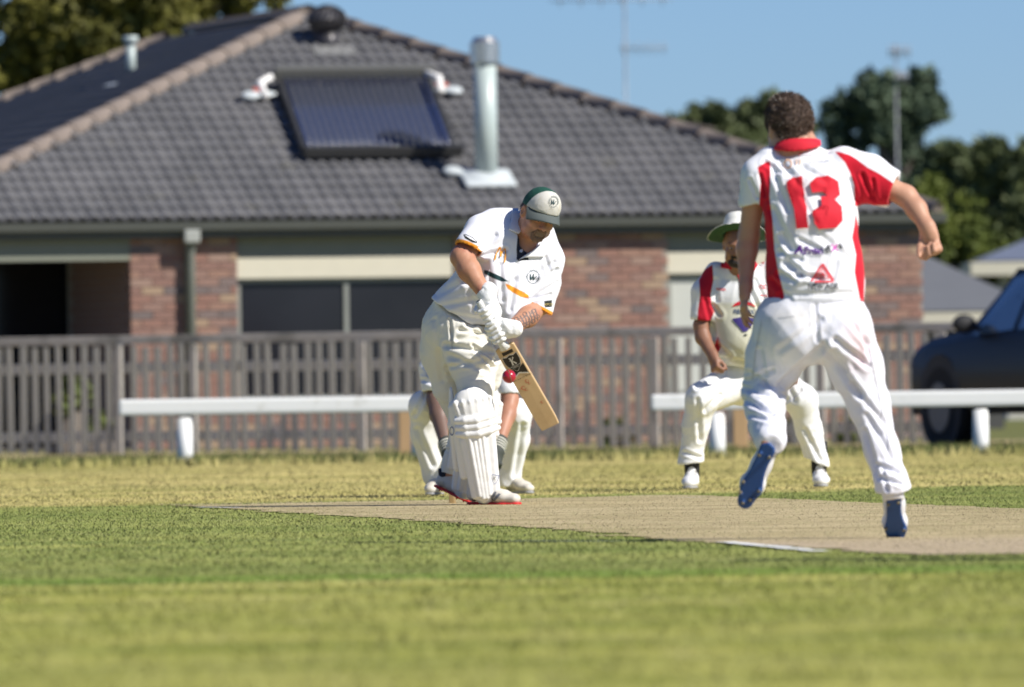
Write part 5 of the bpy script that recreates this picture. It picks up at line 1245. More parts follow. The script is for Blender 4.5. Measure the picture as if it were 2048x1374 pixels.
# ----------------------------------------------------------- stumps (batsman's end)
m_stump = mat('pale_stump_wood', (.66, .50, .29), .5, var=.1)
DS = ground(905, 1008)[1]
for k, px in enumerate((905, 946, 984)):
    g0 = P(px - 0, 1007, DS)[0]; bx = Box(); bx.tube([(g0, DS, -.02), (g0, DS, .60), (g0, DS, .70), (g0, DS, .711)], [.0185, .0185, .018, .010], 16)
    tag(bx.build('stump', m_stump, None, True), ('cream wooden stump, its foot seen left of the batsman shoes', 'cream wooden middle stump hidden behind the batsman legs', 'cream wooden stump hidden behind the batsman front pad')[k], 'stump', 'stumps behind the batsman')
bx = Box()
x0 = P(905, 1007, DS)[0]
for k in range(2):
    bx = Box(); a0 = x0 + .0575 * 2 * k + .002; bx.tube([(a0, DS, .722), (a0 + .03, DS, .722), (a0 + .055, DS, .722), (a0 + .108, DS, .722)], [.006, .009, .009, .006], 10); tag(bx.build('bail', m_stump, None, True), ('small wooden bail resting on the left pair of stumps', 'small wooden bail resting on the right pair of stumps')[k], 'bail')
# =========================================================== BOWLER
DW = 48.6
def Q(x, y, dy=0.): return P(x, y, DW + dy)
bw = empty('person', (*Q(1700, 1070)[:2], 0), 'bowler seen from behind in white and red shirt number 13 running away', 'person')
nk = Q(1592, 296, .03)
hc = Q(1577, 246, .07); hf = (-.32, .92, -.16); hu = (-.06, .14, 1)
fl = Field(Q(1420, 1080, -.75), Q(1920, 170, .75), .0058)
s_, f__, u__, HA = head(fl, hc, hf, hu, 1.02, 1.0, nk, .060)
fl.chain([Q(1513, 345, .0), Q(1498, 470, .06)], [.046, .040], .02); fl.chain([Q(1498, 470, .06), Q(1494, 500, .06), Q(1492, 572, .02)], [.040, .041, .026], .02)
fl.chain([Q(1708, 345, .0), Q(1812, 392, -.02)], [.050, .042], .02); fl.chain([Q(1812, 392, -.02), Q(1833, 418, -.05), Q(1856, 458, -.10)], [.041, .040, .028], .02)
fl.chain([nk, Q(1618, 400, .0), Q(1628, 560, .0), Q(1640, 650, .0)], [.07, .10, .11, .12], .05, X3, [1.2, 1.4, 1.25, 1.2])
fl.chain([Q(1585, 655, .0), Q(1527, 785, .16), Q(1533, 850, -.12), Q(1530, 880, -.26)], [.09, .055, .048, .035], .02)
fl.chain([Q(1685, 655, .0), Q(1738, 806, .02), Q(1765, 900, -.0), Q(1785, 985, -.06)], [.09, .058, .048, .034], .02)
hand(fl, Q(1491, 576, .02), Q(1484, 640, .0) - Q(1491, 575, .02), (1, .22, 0), (0, 1, 0), .175, (10, 14, 12), .0, .0090, (.25, .3))
hand(fl, Q(1856, 458, -.10), Q(1864, 500, -.10) - Q(1853, 452, -.10), (-.62, -.75, .1), (-.8, .6, 0), .205, (68, 95, 60), .1, .0112, (.7, .9), 1.15)
body = sdf_obj('body', fl, m_skin, bw)
# hair
fl = Field(HA(0, 0, 0) - .17, HA(0, 0, 0) + .17, .0045)
fl.ell(HA(0, -.012, .018), (s_, f__, u__), (.090, .104, .095), .01); fl.ell(HA(0, .02, .075), (s_, f__, u__), (.060, .065, .035), .03); fl.cone(HA(0, -.065, -.02), HA(0, -.050, -.085), .055, .044, .03, s_, 1.2)
fl.cone(HA(0, -.045, -.06), HA(0, -.035, -.115), .050, .044, .02, s_, 1.2)
fl.ell(HA(0, .115, -.045), (s_, f__, u__), (.10, .085, .085), .02, 's')
for q in (-1, 1): fl.ell(HA(.094 * q, .01, -.045), (s_, f__, u__), (.024, .034, .040), .01, 's')
def hairdisp(V, N):
    th = np.arctan2((V - HA(0, 0, 0)) @ s_, -(V - HA(0, 0, 0)) @ f__); z = (V - HA(0, 0, 0)) @ u__
    U = np.stack([th * .09 + .02 * np.sin(z * 60), z * .35, 0 * z], 1)
    return V + N * ((bumps(U, 41, .026, 12) * .0022) + bumps(V, 42, .035, 8) * .002)[:, None]
hb = sdf_obj('hair', fl, m_hairb, bw, disp=hairdisp, it=1); tufts('hair_strands', hb, m_strand, bw, 9000, .017, 4, None, (-.1, 0, -.35), .0016)
fl = Field(HA(0, .03, -.08) - .11, HA(0, .03, -.08) + .11, .005); fl.ell(HA(0, .03, -.095), (s_, f__, u__), (.068, .066, .045), .01); fl.ell(HA(0, .0, -.06), (s_, f__, u__), (.075, .045, .03), .02, 'u'); sdf_obj('beard', fl, m_hairb, bw, disp=lambda V, N: V + N * (bumps(V, 5, .012, 12) * .0012)[:, None])
# shirt
m_wshirt = mat('bowler_shirt', (.82, .82, .85), .85, var=.02, vscale=5, bump=.1, bscale=420, sheen=.15, spec=.2, layers=(('red', (.60, .010, .028), .9),))
fl = Field(Q(1440, 640, -.5), Q(1830, 265, .5), .0052)
fl.chain([Q(1606, 335, .02), Q(1612, 370, .0), Q(1622, 440, -.01), Q(1628, 520, -.01), Q(1632, 570, -.01), Q(1633, 625, .0)], [.070, .105, .122, .118, .125, .132], .05, X3, [2.25, 1.72, 1.42, 1.48, 1.42, 1.42])
fl.chain([Q(1540, 322, .02), Q(1517, 350, .01), Q(1508, 405, .03)], [.058, .062, .064], .035)
fl.chain([Q(1690, 322, .0), Q(1740, 345, .0), Q(1790, 372, -.02)], [.058, .066, .062], .035)
fl.cone(Q(1712, 372, .0), Q(1770, 385, -.01), .060, .058, .04)
fl.chain([Q(1600, 296, .05), Q(1604, 320, .03)], [.064, .080], .04)
fl.cut(Q(1632, 608, .0), (.02, 0, -1)); fl.cut(Q(1632, 280, .06), N3((0, .25, 1)), Q(1600, 250, .08), .12)
fl.cut(Q(1507, 409, .03), N3(np.array([.22, 0, -1])), Q(1500, 440, .05), .11); fl.cone(Q(1510, 370, .02), Q(1498, 440, .06), .050, .056, .005, mode='s')
fl.cut(Q(1789, 374, -.02), N3(Q(1812, 378, -.02) - Q(1765, 362, 0)), Q(1810, 385, -.02), .12); fl.cone(Q(1740, 355, 0), Q(1812, 394, -.02), .048, .055, .005, mode='s')
fl.cone(Q(1632, 560, 0), Q(1632, 660, 0), .118, .124, .01, X3, 1.42, 1.42, 's'); fl.cone(nk + Z3 * .02, nk + Z3 * .12 - Y3 * 0.0, .058, .066, .005, mode='s')
def wsf(V, N):
    V = wrinkle(V, N, 61, .0025, .12, (1.2, .8, .6), 1.3)
    calm = np.clip(poly_sd(V, [(1572, 350), (1688, 350), (1688, 458), (1582, 458)]) / 14 + .45, .35, 1)[:, None]
    V2 = folds(V, N, [(1565, 330, 1600, 372, 8, .010), (1605, 335, 1650, 362, 9, .010), (1548, 345, 1575, 420, 7, .008), (1605, 395, 1632, 445, 6, .008), (1545, 420, 1585, 500, 9, .010), (1562, 470, 1580, 500, 6, .010), (1560, 505, 1600, 520, 7, .009),
        (1575, 525, 1600, 550, 10, .018), (1596, 550, 1640, 556, 7, .014), (1560, 548, 1590, 562, 7, .012), (1600, 480, 1640, 500, 6, .007), (1690, 430, 1665, 560, 8, .007), (1700, 360, 1712, 400, 6, .008), (1725, 350, 1745, 395, 6, .010), (1745, 360, 1752, 400, 5, .008), (1560, 590, 1700, 586, 7, .005), (1520, 350, 1530, 390, 5, .008), (1545, 560, 1580, 600, 7, .008), (1640, 470, 1700, 520, 9, .006), (1530, 325, 1560, 345, 6, .008), (1500, 360, 1515, 395, 5, .008)])
    return V + (V2 - V) * calm
redp = [[(1517, 333), (1530, 325), (1540, 322), (1541, 350), (1539, 395), (1545, 440), (1549, 500), (1557, 545), (1566, 580), (1573, 614), (1500, 618), (1500, 560), (1505, 500), (1510, 440), (1518, 415), (1519, 400), (1521, 365), (1515, 335)],
        [(1669, 303), (1680, 304), (1700, 310), (1713, 318), (1735, 335), (1760, 348), (1786, 366), (1796, 376), (1785, 410), (1710, 412), (1708, 370), (1700, 345), (1690, 325)],
        [(1711, 425), (1720, 470), (1730, 520), (1728, 600), (1760, 640), (1724, 620), (1716, 580), (1709, 545), (1712, 510), (1704, 475), (1709, 450)]]
def redattr(V):
    return polys_sd(V, redp)
bshirt2 = sdf_obj('shirt', fl, m_wshirt, bw, disp=wsf, attrs={'red': redattr})
m_redp_ = mat('red_shirt_print', (.66, .012, .03), .75, var=.04); m_redpale = mat('pale_red_print', (.75, .16, .18), .75); m_purp = mat('purple_print', (.10, .02, .22), .7); m_orp = mat('pale_orange_print', (.78, .48, .30), .8); m_grp = mat('grey_print', (.30, .33, .34), .8); m_mag = mat('magenta_print', (.55, .05, .40), .7)
one = [(1574, 364), (1587, 356), (1604, 353), (1612, 410), (1617, 455), (1594, 457), (1589, 420), (1585, 378), (1575, 379)]
three = [(1619, 367), (1632, 355), (1655, 351), (1675, 363), (1679, 391), (1668, 399), (1682, 414), (1683, 441), (1672, 455), (1638, 458), (1628, 447), (1625, 422), (1649, 420), (1651, 433), (1659, 430), (1657, 411), (1643, 411), (1641, 394), (1655, 392), (1652, 372), (1644, 374), (1643, 384), (1624, 386)]
decal('number_print', px_poly(one), bshirt2, m_redp_, bshirt2, .012, 3); decal('number_print', px_poly(three), bshirt2, m_redp_, bshirt2, .012, 3)
def tx(txt, cx, cy, size, m, rot=0, sx=1., bold=False): decal('lettering', place2d(font_polys(txt, bold), cx, cy, size, rot, sx), bshirt2, m, bshirt2, .005, 3)
decal('ring_print', place2d(ring(.72, 1, 20), 1576, 328, 9.5, 0, .9), bshirt2, m_orp, bshirt2, .003, 4); tx('I I', 1597, 325, 16, m_orp, 0, .8, True); tx('YOORAK', 1640, 324, 10.5, m_grp, 4)
tx('\u2605', 1601, 308, 10, m_redp_) if False else decal('star_print', place2d(stroke([(-.5, -1), (0, 1), (.15, 0), (1, .1), (-.9, .3)], .22), 1601, 308, 4.5), bshirt2, m_redp_, bshirt2, .003, 4)
decal('figure_print', place2d(merge(stroke([(-1.2, -1), (-.5, -.2), (0, .5), (.1, 1)], [.2, .3, .45, .3]), stroke([(.1, .4), (.5, -.9)], .25), stroke([(.6, -1), (1.4, -.9)], .15)), 1600, 499, 8.5), bshirt2, m_purp, bshirt2, .003, 4)
tx('Provi', 1627, 502, 21, m_purp, 0, .85, True); tx('di', 1655, 498, 21, m_ink, 5, .8, True); tx('X', 1669, 496, 19, m_mag, 5, .9, True); tx('s', 1680, 491, 20, m_ink, 25, .9, True)
tri = merge(stroke([(-1, -.62), (0, .95)], .10), stroke([(0, .95), (1, -.55)], .11), stroke([(1, -.62), (-.72, -.66)], .09), stroke([(-.62, -.45), (.02, .55), (.62, -.32), (-.4, -.36)], .07), stroke([(-.2, -.25), (0, .15), (.22, -.2)], .12))
decal('triangle_print', place2d(tri, 1645, 549, 22), bshirt2, mat('mid_red_print', (.70, .07, .09), .75), bshirt2, .003, 4); tx('NEW AGE', 1646, 573, 14.5, m_ink, 1, .92, True); tx('CONSTRUCTIONS', 1646, 581, 5, m_grp, 1, 1.15)
m_rcol = mat('red_collar_cloth', (.62, .012, .03), .8)
fl = Field(nk - .16, nk + .14, .005); fl.chain([Q(1596, 304, .02), Q(1595, 293, .03), Q(1593, 282, .04)], [.098, .086, .072], .01, X3, [1.14, 1.1, 1.05]); fl.chain([Q(1595, 330, .03), Q(1591, 270, .05)], [.070, .063], .003, mode='s')
fl.cut(Q(1593, 284, .04), N3((-.05, .15, 1))); fl.cut(Q(1596, 303, -.08), N3((.08, .30, -1)))
sdf_obj('collar', fl, m_rcol, bw, it=2)
seam(bshirt2, [(1576, 607), (1640, 604), (1722, 599)], [(1560, 318), (1600, 311), (1650, 309), (1668, 303)])
# trousers
m_wtr = mat('bowler_trousers', (.78, .78, .83), .85, var=.03, vscale=5, bump=.1, bscale=420, sheen=.1, spec=.2, layers=(('stain', (.62, .60, .55), 30.0), ('pink', (.76, .52, .54), 34.0)))
fl = Field(Q(1440, 1010, -.6), Q(1850, 580, .6), .0058)
fl.chain([Q(1632, 590, .0), Q(1622, 650, .0)], [.135, .150], .05, X3, [1.32, 1.40]); fl.ell(Q(1590, 668, -.05), WORLD, (.115, .12, .12), .05); fl.ell(Q(1680, 665, -.05), WORLD, (.11, .12, .12), .05)
fl.chain([Q(1575, 655, .0), Q(1550, 715, .06), Q(1527, 785, .15)], [.130, .108, .082], .05); fl.chain([Q(1527, 785, .15), Q(1530, 815, .0), Q(1534, 850, -.12), Q(1541, 878, -.24)], [.080, .074, .068, .066], .03)
fl.chain([Q(1682, 655, .0), Q(1712, 735, .02), Q(1738, 810, .02), Q(1764, 900, -.01), Q(1783, 962, -.05), Q(1786, 978, -.06)], [.122, .104, .078, .064, .060, .070], .04)
fl.cut(Q(1632, 594, .0), (0, 0, 1)); fl.cut(Q(1786, 980, -.06), N3((.1, .3, -1)), Q(1786, 1016, -.08), .12); fl.cut(Q(1545, 890, -.285), N3(Q(1541, 905, -.34) - Q(1535, 850, -.12)), Q(1541, 900, -.34), .13)
def wtf(V, N):
    V = wrinkle(V, N, 71, .003, .13, (1.4, .8, .8), 1.3)
    return folds(V, N, [(1648, 690, 1560, 770, 9, .016), (1640, 640, 1560, 700, 9, .008), (1655, 700, 1720, 790, 9, .014), (1672, 680, 1735, 730, 8, .012), (1545, 740, 1500, 760, 7, .012), (1500, 745, 1560, 790, 7, .014), (1490, 800, 1545, 830, 7, .014), (1488, 775, 1560, 800, 6, .012), (1500, 830, 1560, 845, 6, .010),
        (1705, 770, 1770, 850, 8, .010), (1735, 830, 1785, 920, 8, .008), (1730, 860, 1760, 960, 6, .010), (1755, 930, 1795, 945, 6, .012), (1760, 955, 1800, 968, 5, .012), (1700, 640, 1735, 690, 7, .007), (1725, 650, 1740, 720, 6, .007), (1630, 610, 1635, 680, 6, .005), (1520, 700, 1530, 760, 7, .008), (1765, 940, 1775, 980, 5, .010), (1670, 700, 1690, 740, 8, .008)])
tr2 = sdf_obj('trousers', fl, m_wtr, bw, disp=wtf, attrs={'stain': lambda V: poly_sd(V, [(1545, 612), (1620, 612), (1628, 640), (1600, 655), (1555, 652), (1530, 640)]) + 10, 'pink': lambda V: polys_sd(V, [[(1690, 650), (1728, 630), (1740, 660), (1745, 720), (1732, 750), (1700, 740), (1705, 700), (1690, 680)]]) + 16})
seam(tr2, [(1633, 612), (1640, 650), (1645, 688)], [(1524, 640), (1512, 700), (1505, 760)], [(1738, 690), (1752, 760), (1768, 840), (1788, 930)], [(1680, 628), (1712, 624)], [(1560, 634), (1590, 632)])
# shoes with blue soles
for (a_, b_) in ((Q(1533, 862, -.18), Q(1540, 892, -.27)), (Q(1783, 965, -.05), Q(1787, 1000, -.07))):
    bx = Box(); bx.tube([a_, b_], [.046, .042], 16); keep(bx.build('sock', m_wht, None, True), bw)
m_shw = mat('white_running_shoe', (.72, .72, .72), .5, var=.06, vscale=20); m_blue = mat('blue_sole', (.022, .075, .24), .45, var=.15, vscale=20, var2=((.012, .025, .07), 16, .5, .75)); m_gold = mat('tan_stud', (.20, .17, .10), .5)
for (h_, t_, up, lab) in ((Q(1540, 888, -.30), Q(1492, 992, -.22), (.20, .97, .25), 'raised left shoe showing its blue sole'), (Q(1787, 984, -.10), Q(1789, 1075, -.10 + .16), (.06, .85, .5), 'right shoe with blue sole, toe on the ground')):
    so, A_, fr = shoe(bw, h_, t_, up, m_shw, m_blue, .30, lab, .005, collar=None, kw=1.28)
    sole_o = [c for c in so.children][0]
    k_ = .285 / .30
    for (a, b_) in ((-.018, .245), (.020, .235), (-.030, .195), (.026, .19), (-.015, .05), (.016, .06), (0, .27)):
        bx = Box(); bx.tube([A_(a, b_, -.002), A_(a, b_, -.013)], [.0075, .0055], 10); keep2(bx.build('stud', m_gold, None), so)

# =========================================================== FIELDER IN THE WIDE HAT
DF = 71.8
def G(x, y, dy=0.): return P(x, y, DF + dy)
fd_p = empty('person', (*G(1510, 980)[:2], 0), 'fielder in white wide brimmed hat bending forward behind the bowler', 'person')
nk = G(1482, 545, -.02); hc = G(1476, 482, -.12); 
fl = Field(G(1340, 985, -.6), G(1680, 410, .7), .0065)
s_, f__, u__, HA = head(fl, hc, (-.06, -.98, -.22), (.0, -.25, 1), 1.05, 1.05, nk, .062)
fl.chain([G(1434, 562, .02), G(1403, 650, -.02)], [.044, .044], .02); fl.chain([G(1402, 650, -.02), G(1406, 675, -.04), G(1426, 712, -.14)], [.045, .045, .030], .02)
fl.chain([G(1538, 562, .02), G(1588, 655, -.02)], [.044, .044], .02); fl.chain([G(1590, 660, -.02), G(1592, 690, -.06), G(1585, 735, -.18)], [.045, .045, .030], .02)
fl.chain([nk, G(1482, 620, .05), G(1490, 700, .16), G(1500, 760, .2)], [.07, .09, .10, .10], .03, X3, [1.2, 1.4, 1.2, 1.1])
fl.chain([G(1475, 765, .18), G(1406, 802, -.05), G(1392, 850, .0), G(1384, 930, .05)], [.08, .045, .042, .022], .01); fl.chain([G(1540, 760, .18), G(1602, 804, -.03), G(1618, 860, .01), G(1637, 940, .05)], [.08, .045, .040, .022], .01)
hand(fl, G(1426, 712, -.14), G(1430, 748, -.18) - G(1424, 708, -.12), (.9, .5, 0), (.3, -1, .3), .19, (60, 75, 45), .1, .0105, (.6, .8), 1.2)
hand(fl, G(1585, 735, -.18), G(1588, 770, -.2) - G(1585, 735, -.18), (-.9, .5, 0), (-.3, -1, .3), .19, (50, 60, 45), .1, .0105, (.6, .8), 1.2)
sdf_obj('body', fl, m_skin_d, fd_p); eyes(HA, s_, f__, u__, 1.05, fd_p)
fl = Field(HA(0, .05, -.08) - .11, HA(0, .05, -.08) + .11, .005); fl.ell(HA(0, .045, -.105), (s_, f__, u__), (.062, .062, .040), .01); fl.cone(HA(-.03, .09, -.072), HA(.03, .09, -.072), .011, .011, .01); fl.ell(HA(0, .10, -.086), (s_, f__, u__), (.022, .02, .006), .003, 's'); sdf_obj('beard', fl, m_hairk, fd_p, disp=lambda V, N: V + N * (bumps(V, 5, .012, 12) * .0012)[:, None])
# hat
m_hat = mat('white_felt_hat', (.74, .73, .66), .85, var=.05, vscale=12, layers=(('under', (.03, .085, .045), 1.2),))
fl = Field(HA(0, 0, .05) - .25, HA(0, 0, .05) + .25, .0055); HC = HA(0, 0, .045)
fh, uh = N3((0, -.93, .30)), N3((0, .34, .94)); sh_ = X3
fl.chain([HC + uh * .0, HC + uh * .058], [.102, .084], .02, fh, [1.12, 1.12]); fl.cut(HC + uh * .112, uh); fl.cut(HC - uh * .012, -uh)
fl.ell(HC - uh * .002, (sh_, fh, uh), (.184, .178, .009), .012); fl.cone(HC - uh * .08, HC + uh * .02, .086, .08, .003, mode='s')
hat = sdf_obj('hat', fl, m_hat, fd_p, it=2, disp=lambda V, N: V - np.outer(np.maximum(np.abs((V - HC) @ sh_) - .08, 0) ** 2 * 2.6, uh), attrs={'under': lambda V: V[:, 0] * 0 + 3})
V_, Q_ = TARGETS[hat.name]; N_ = vnormals(V_, Q_); rr_ = np.hypot((V_ - HC) @ sh_, (V_ - HC) @ fh)
hat.data.attributes['under'].data.foreach_set('value', np.where(((N_ @ uh) < -.12) & (rr_ < .176), -3., 3.).astype(np.float32))
# shirt
m_fshirt = mat('fielder_shirt', (.78, .78, .78), .85, var=.03, vscale=5, bump=.1, bscale=420, sheen=.1, spec=.2, layers=(('red', (.46, .010, .028), 1.), ('old', (.62, .60, .47), 6.0)))
fl = Field(G(1360, 760, -.55), G(1640, 490, .6), .006)
fl.chain([G(1484, 556, .02), G(1484, 590, .03), G(1486, 640, .04), G(1490, 690, .10), G(1494, 730, .16)], [.085, .125, .150, .160, .150], .05, X3, [2.1, 1.6, 1.32, 1.15, 1.15]); fl.ell(G(1485, 680, .0), WORLD, (.155, .15, .15), .06)
fl.chain([G(1432, 545, .02), G(1408, 585, .0), G(1404, 632, -.02)], [.066, .070, .070], .035); fl.chain([G(1540, 545, .02), G(1568, 590, .0), G(1582, 640, -.02)], [.066, .070, .070], .035)
fl.cone(G(1480, 512, -.03), G(1480, 540, -.0), .070, .10, .03)
fl.cut(G(1490, 738, .1), N3((-.1, -.15, -1))); fl.cut(G(1404, 641, -.02), N3((-.1, 0, -1)), G(1402, 662, -.02), .10); fl.cone(G(1405, 610, -.01), G(1401, 670, -.02), .055, .060, .005, mode='s'); fl.cut(G(1583, 645, -.02), N3((.2, 0, -1)), G(1588, 668, -.02), .10)
fl.cone(G(1480, 500, -.05), G(1480, 535, -.03), .062, .066, .005, mode='s'); fl.cone(G(1482, 530, -.16), G(1484, 560, -.2), .045, .008, .008, mode='s')
fr_ = [[(1425, 529), (1427, 560), (1421, 590), (1424, 612), (1430, 622), (1420, 644), (1394, 650), (1396, 620), (1400, 590), (1398, 560), (1408, 540)], [(1436, 672), (1444, 690), (1436, 706), (1426, 696)], [(1536, 530), (1550, 545), (1565, 580), (1580, 650), (1556, 650), (1540, 600)]]
fshirt = sdf_obj('shirt', fl, m_fshirt, fd_p, disp=lambda V, N: folds(wrinkle(V, N, 81, .003, .12, (1, .8, .8), 1.3), N, [(1425, 610, 1440, 630, 6, .012), (1500, 580, 1522, 625, 5, .014), (1435, 690, 1460, 712, 6, .016), (1510, 560, 1530, 600, 5, .010), (1445, 715, 1490, 725, 6, .010), (1430, 560, 1434, 600, 6, .008), (1410, 600, 1420, 640, 5, .008)]), attrs={'red': lambda V: polys_sd(V, fr_), 'old': lambda V: poly_sd(V, [(1428, 606), (1520, 606), (1530, 640), (1520, 700), (1500, 740), (1460, 722), (1440, 690), (1432, 650)])})
for pl in ([(1444, 502), (1452, 500), (1462, 510), (1474, 530), (1470, 540), (1441, 536), (1442, 518)], [(1520, 488), (1527, 496), (1530, 528), (1515, 532), (1502, 545), (1494, 533), (1510, 512)]):
    o = decal('collar', px_poly(pl), fshirt, MATS['red_collar_cloth'], fshirt, .014, 4); md = o.modifiers.new('thick', 'SOLIDIFY'); md.thickness = .006; md.offset = 0
decal('placket', px_poly([(1472, 538), (1480, 542), (1487, 556), (1482, 566), (1476, 552)]), fshirt, MATS['red_collar_cloth'], fshirt, .005, 4)
def tf(txt, cx, cy, size, m, sx=1.): decal('lettering', place2d(font_polys(txt, True), cx, cy, size, -2, sx), fshirt, m, fshirt, .003, 3)
cap_ = [(1464 + 0, 614), (1470, 607), (1480, 602), (1492, 602), (1503, 606), (1512, 614), (1502, 611), (1488, 609), (1474, 611)]
decal('balloon_print', px_poly(cap_), fshirt, m_redp_, fshirt, .004, 3); decal('balloon_print', px_poly([(1464, 638), (1488, 633), (1514, 637), (1506, 648), (1494, 663), (1486, 664), (1476, 652)]), fshirt, mat('navy_blue_print', (.045, .03, .17), .7), fshirt, .004, 3)
tf('RE/MAX', 1488, 624, 12.5, mat('grey_blue_print', (.10, .13, .20), .7), .95); tf('WDEA', 1442, 579, 6.5, m_redp_); tf('CC', 1526, 574, 11, m_redp_); tf('Nestles', 1528, 591, 5.5, m_redp_); decal('basket_print', place2d(stroke([(-1, 0), (1, 0)], .6), 1491, 670, 2.8), fshirt, m_ink, fshirt, .004, 3)
# trousers
fl = Field(G(1340, 960, -.5), G(1680, 700, .7), .006)
fl.chain([G(1500, 725, .18), G(1505, 760, .18)], [.15, .155], .05, X3, [1.2, 1.2])
fl.chain([G(1468, 765, .14), G(1403, 798, -.08)], [.125, .092], .05); fl.chain([G(1403, 798, -.08), G(1392, 850, -.02), G(1382, 915, .02), G(1381, 925, .02)], [.090, .078, .066, .074], .03)
fl.chain([G(1540, 762, .14), G(1604, 800, -.06)], [.125, .090], .05); fl.chain([G(1604, 800, -.06), G(1618, 860, -.0), G(1633, 920, .02), G(1635, 932, .02)], [.088, .076, .064, .070], .03)
fl.cut(G(1500, 715, .1), N3((0, .1, 1))); fl.cut(G(1382, 927, .02), N3((.1, 0, -1)), G(1382, 947, .02), .12); fl.cut(G(1636, 926, .02), N3((-.45, 0, -1)), G(1636, 946, .02), .12)
sdf_obj('trousers', fl, mat('white_trouser_cloth', (.78, .78, .78), .85, var=.03, vscale=5, bump=.1, bscale=420), fd_p, disp=lambda V, N: folds(wrinkle(V, N, 91, .0035, .12, (1.4, .8, .8), 1.3), N, [(1450, 750, 1395, 775, 6, .012), (1395, 800, 1400, 880, 6, .010), (1370, 905, 1400, 915, 5, .012), (1600, 780, 1575, 800, 6, .010), (1610, 860, 1640, 920, 6, .010), (1440, 790, 1410, 820, 6, .012), (1560, 740, 1590, 800, 7, .008)]))
for (x, y, tx_, dy, lab) in ((1386, 976, 1378, .03, 'grey white trainer with laces on the fielder right foot'), (1637, 973, 1643, .03, 'grey white trainer on the fielder left foot')):
    hl = G(x, y, .10); tl = hl + np.array([(tx_ - x) / 341, -.27, 0]); hl[2] = tl[2] = .012
    so, A_, fr = shoe(fd_p, hl, tl, (0, 0, 1), m_shw, mat('grey_sole', (.35, .35, .35), .6), .30, lab, .006, laces=mat('grey_lace', (.22, .20, .18), .7), studs=False)
    bx = Box(); bx.tube([A_(0, .05, .06), A_(0, .055, .26)], [.043, .050], 16); keep(bx.build('sock', m_black, None, True), fd_p)

# =========================================================== WICKETKEEPER
DK = 69.9
def J(x, y, dy=0.): return P(x, y, DK + dy)
kp = empty('person', (*J(950, 990)[:2], 0), 'wicketkeeper crouching low directly behind the batsman legs', 'person')
fl = Field(J(790, 1000, -.6), J(1090, 610, .8), .0065)
nk = J(940, 690, -.05); s_, f__, u__, HA = head(fl, J(940, 672, -.16), (.05, -.95, -.1), (.02, -.2, 1), 1., 1., J(940, 705, .0), .058)
fl.chain([J(868, 715, .0), J(872, 800, -.14)], [.055, .050], .02); fl.chain([J(872, 800, -.14), J(878, 830, -.2), J(892, 890, -.34)], [.052, .052, .034], .02)
fl.chain([J(1008, 720, .0), J(1020, 800, -.14)], [.055, .048], .02); fl.chain([J(1020, 800, -.14), J(1014, 830, -.2), J(998, 885, -.34)], [.048, .050, .034], .02)
fl.chain([J(940, 705, .0), J(940, 750, .18), J(940, 800, .34)], [.07, .09, .09], .03, X3, [1.4, 1.3, 1.2])
fl.chain([J(905, 810, .36), J(849, 815, .0), J(851, 870, .06), J(872, 960, .11)], [.07, .042, .04, .034], .01); fl.chain([J(975, 810, .36), J(1031, 830, .0), J(1031, 880, .06), J(1016, 960, .11)], [.07, .042, .04, .034], .01)
sdf_obj('body', fl, mat('keeper_skin', (.42, .20, .125), .5, var=.2, vscale=14, sss=.04, layers=(('inked', (.17, .105, .08), 3.0),)), kp, attrs={'inked': lambda V: poly_sd(V, [(830, 770), (900, 770), (905, 880), (850, 880)]) + 8 * (bumps(V, 8, .035, 8) > .3)})
fl = Field(J(820, 800, -.4), J(1070, 640, .7), .0065)
fl.chain([J(940, 712, .04), J(940, 740, .18), J(940, 790, .34)], [.12, .14, .14], .05, X3, [1.75, 1.5, 1.25]); fl.chain([J(885, 708, .02), J(866, 738, -.04), J(868, 778, -.11)], [.070, .072, .072], .04); fl.chain([J(998, 712, .02), J(1014, 745, -.05), J(1019, 782, -.12)], [.068, .068, .066], .04)
fl.cut(J(868, 781, -.11), N3((.1, 0, -1)), J(868, 805, -.13), .10); fl.cut(J(1018, 787, -.12), N3((-.05, 0, -1)), J(1018, 808, -.13), .09); fl.cone(J(868, 750, -.08), J(871, 805, -.14), .058, .062, .005, mode='s'); fl.cone(J(1017, 755, -.08), J(1020, 805, -.14), .054, .058, .005, mode='s')
kshirt = sdf_obj('shirt', fl, m_fshirt, kp, disp=lambda V, N: folds(wrinkle(V, N, 95, .003, .12), N, [(850, 730, 875, 760, 6, .012), (845, 760, 880, 770, 5, .010)]), attrs={'red': lambda V: polys_sd(V, [[(996, 715), (1006, 725), (1003, 750), (996, 765), (990, 760)], [(878, 700), (890, 720), (886, 770), (880, 770)]]), 'old': lambda V: np.full(len(V), 99.)})
fl = Field(J(790, 990, -.5), J(1090, 740, .8), .0065)
fl.chain([J(940, 790, .36), J(940, 815, .40)], [.15, .15], .05, X3, [1.25, 1.25])
fl.chain([J(905, 805, .34), J(848, 812, -.03)], [.115, .085], .05); fl.chain([J(848, 812, -.03), J(850, 870, .04), J(870, 950, .10), J(876, 964, .10)], [.082, .078, .066, .064], .03)
fl.chain([J(975, 810, .34), J(1033, 828, -.03)], [.115, .085], .05); fl.chain([J(1033, 828, -.03), J(1032, 880, .04), J(1018, 955, .10), J(1014, 970, .10)], [.082, .074, .060, .060], .03)
fl.cut(J(876, 970, .1), (0, 0, -1), J(876, 990, .1), .12); fl.cut(J(1014, 974, .1), (0, 0, -1), J(1014, 994, .1), .12)
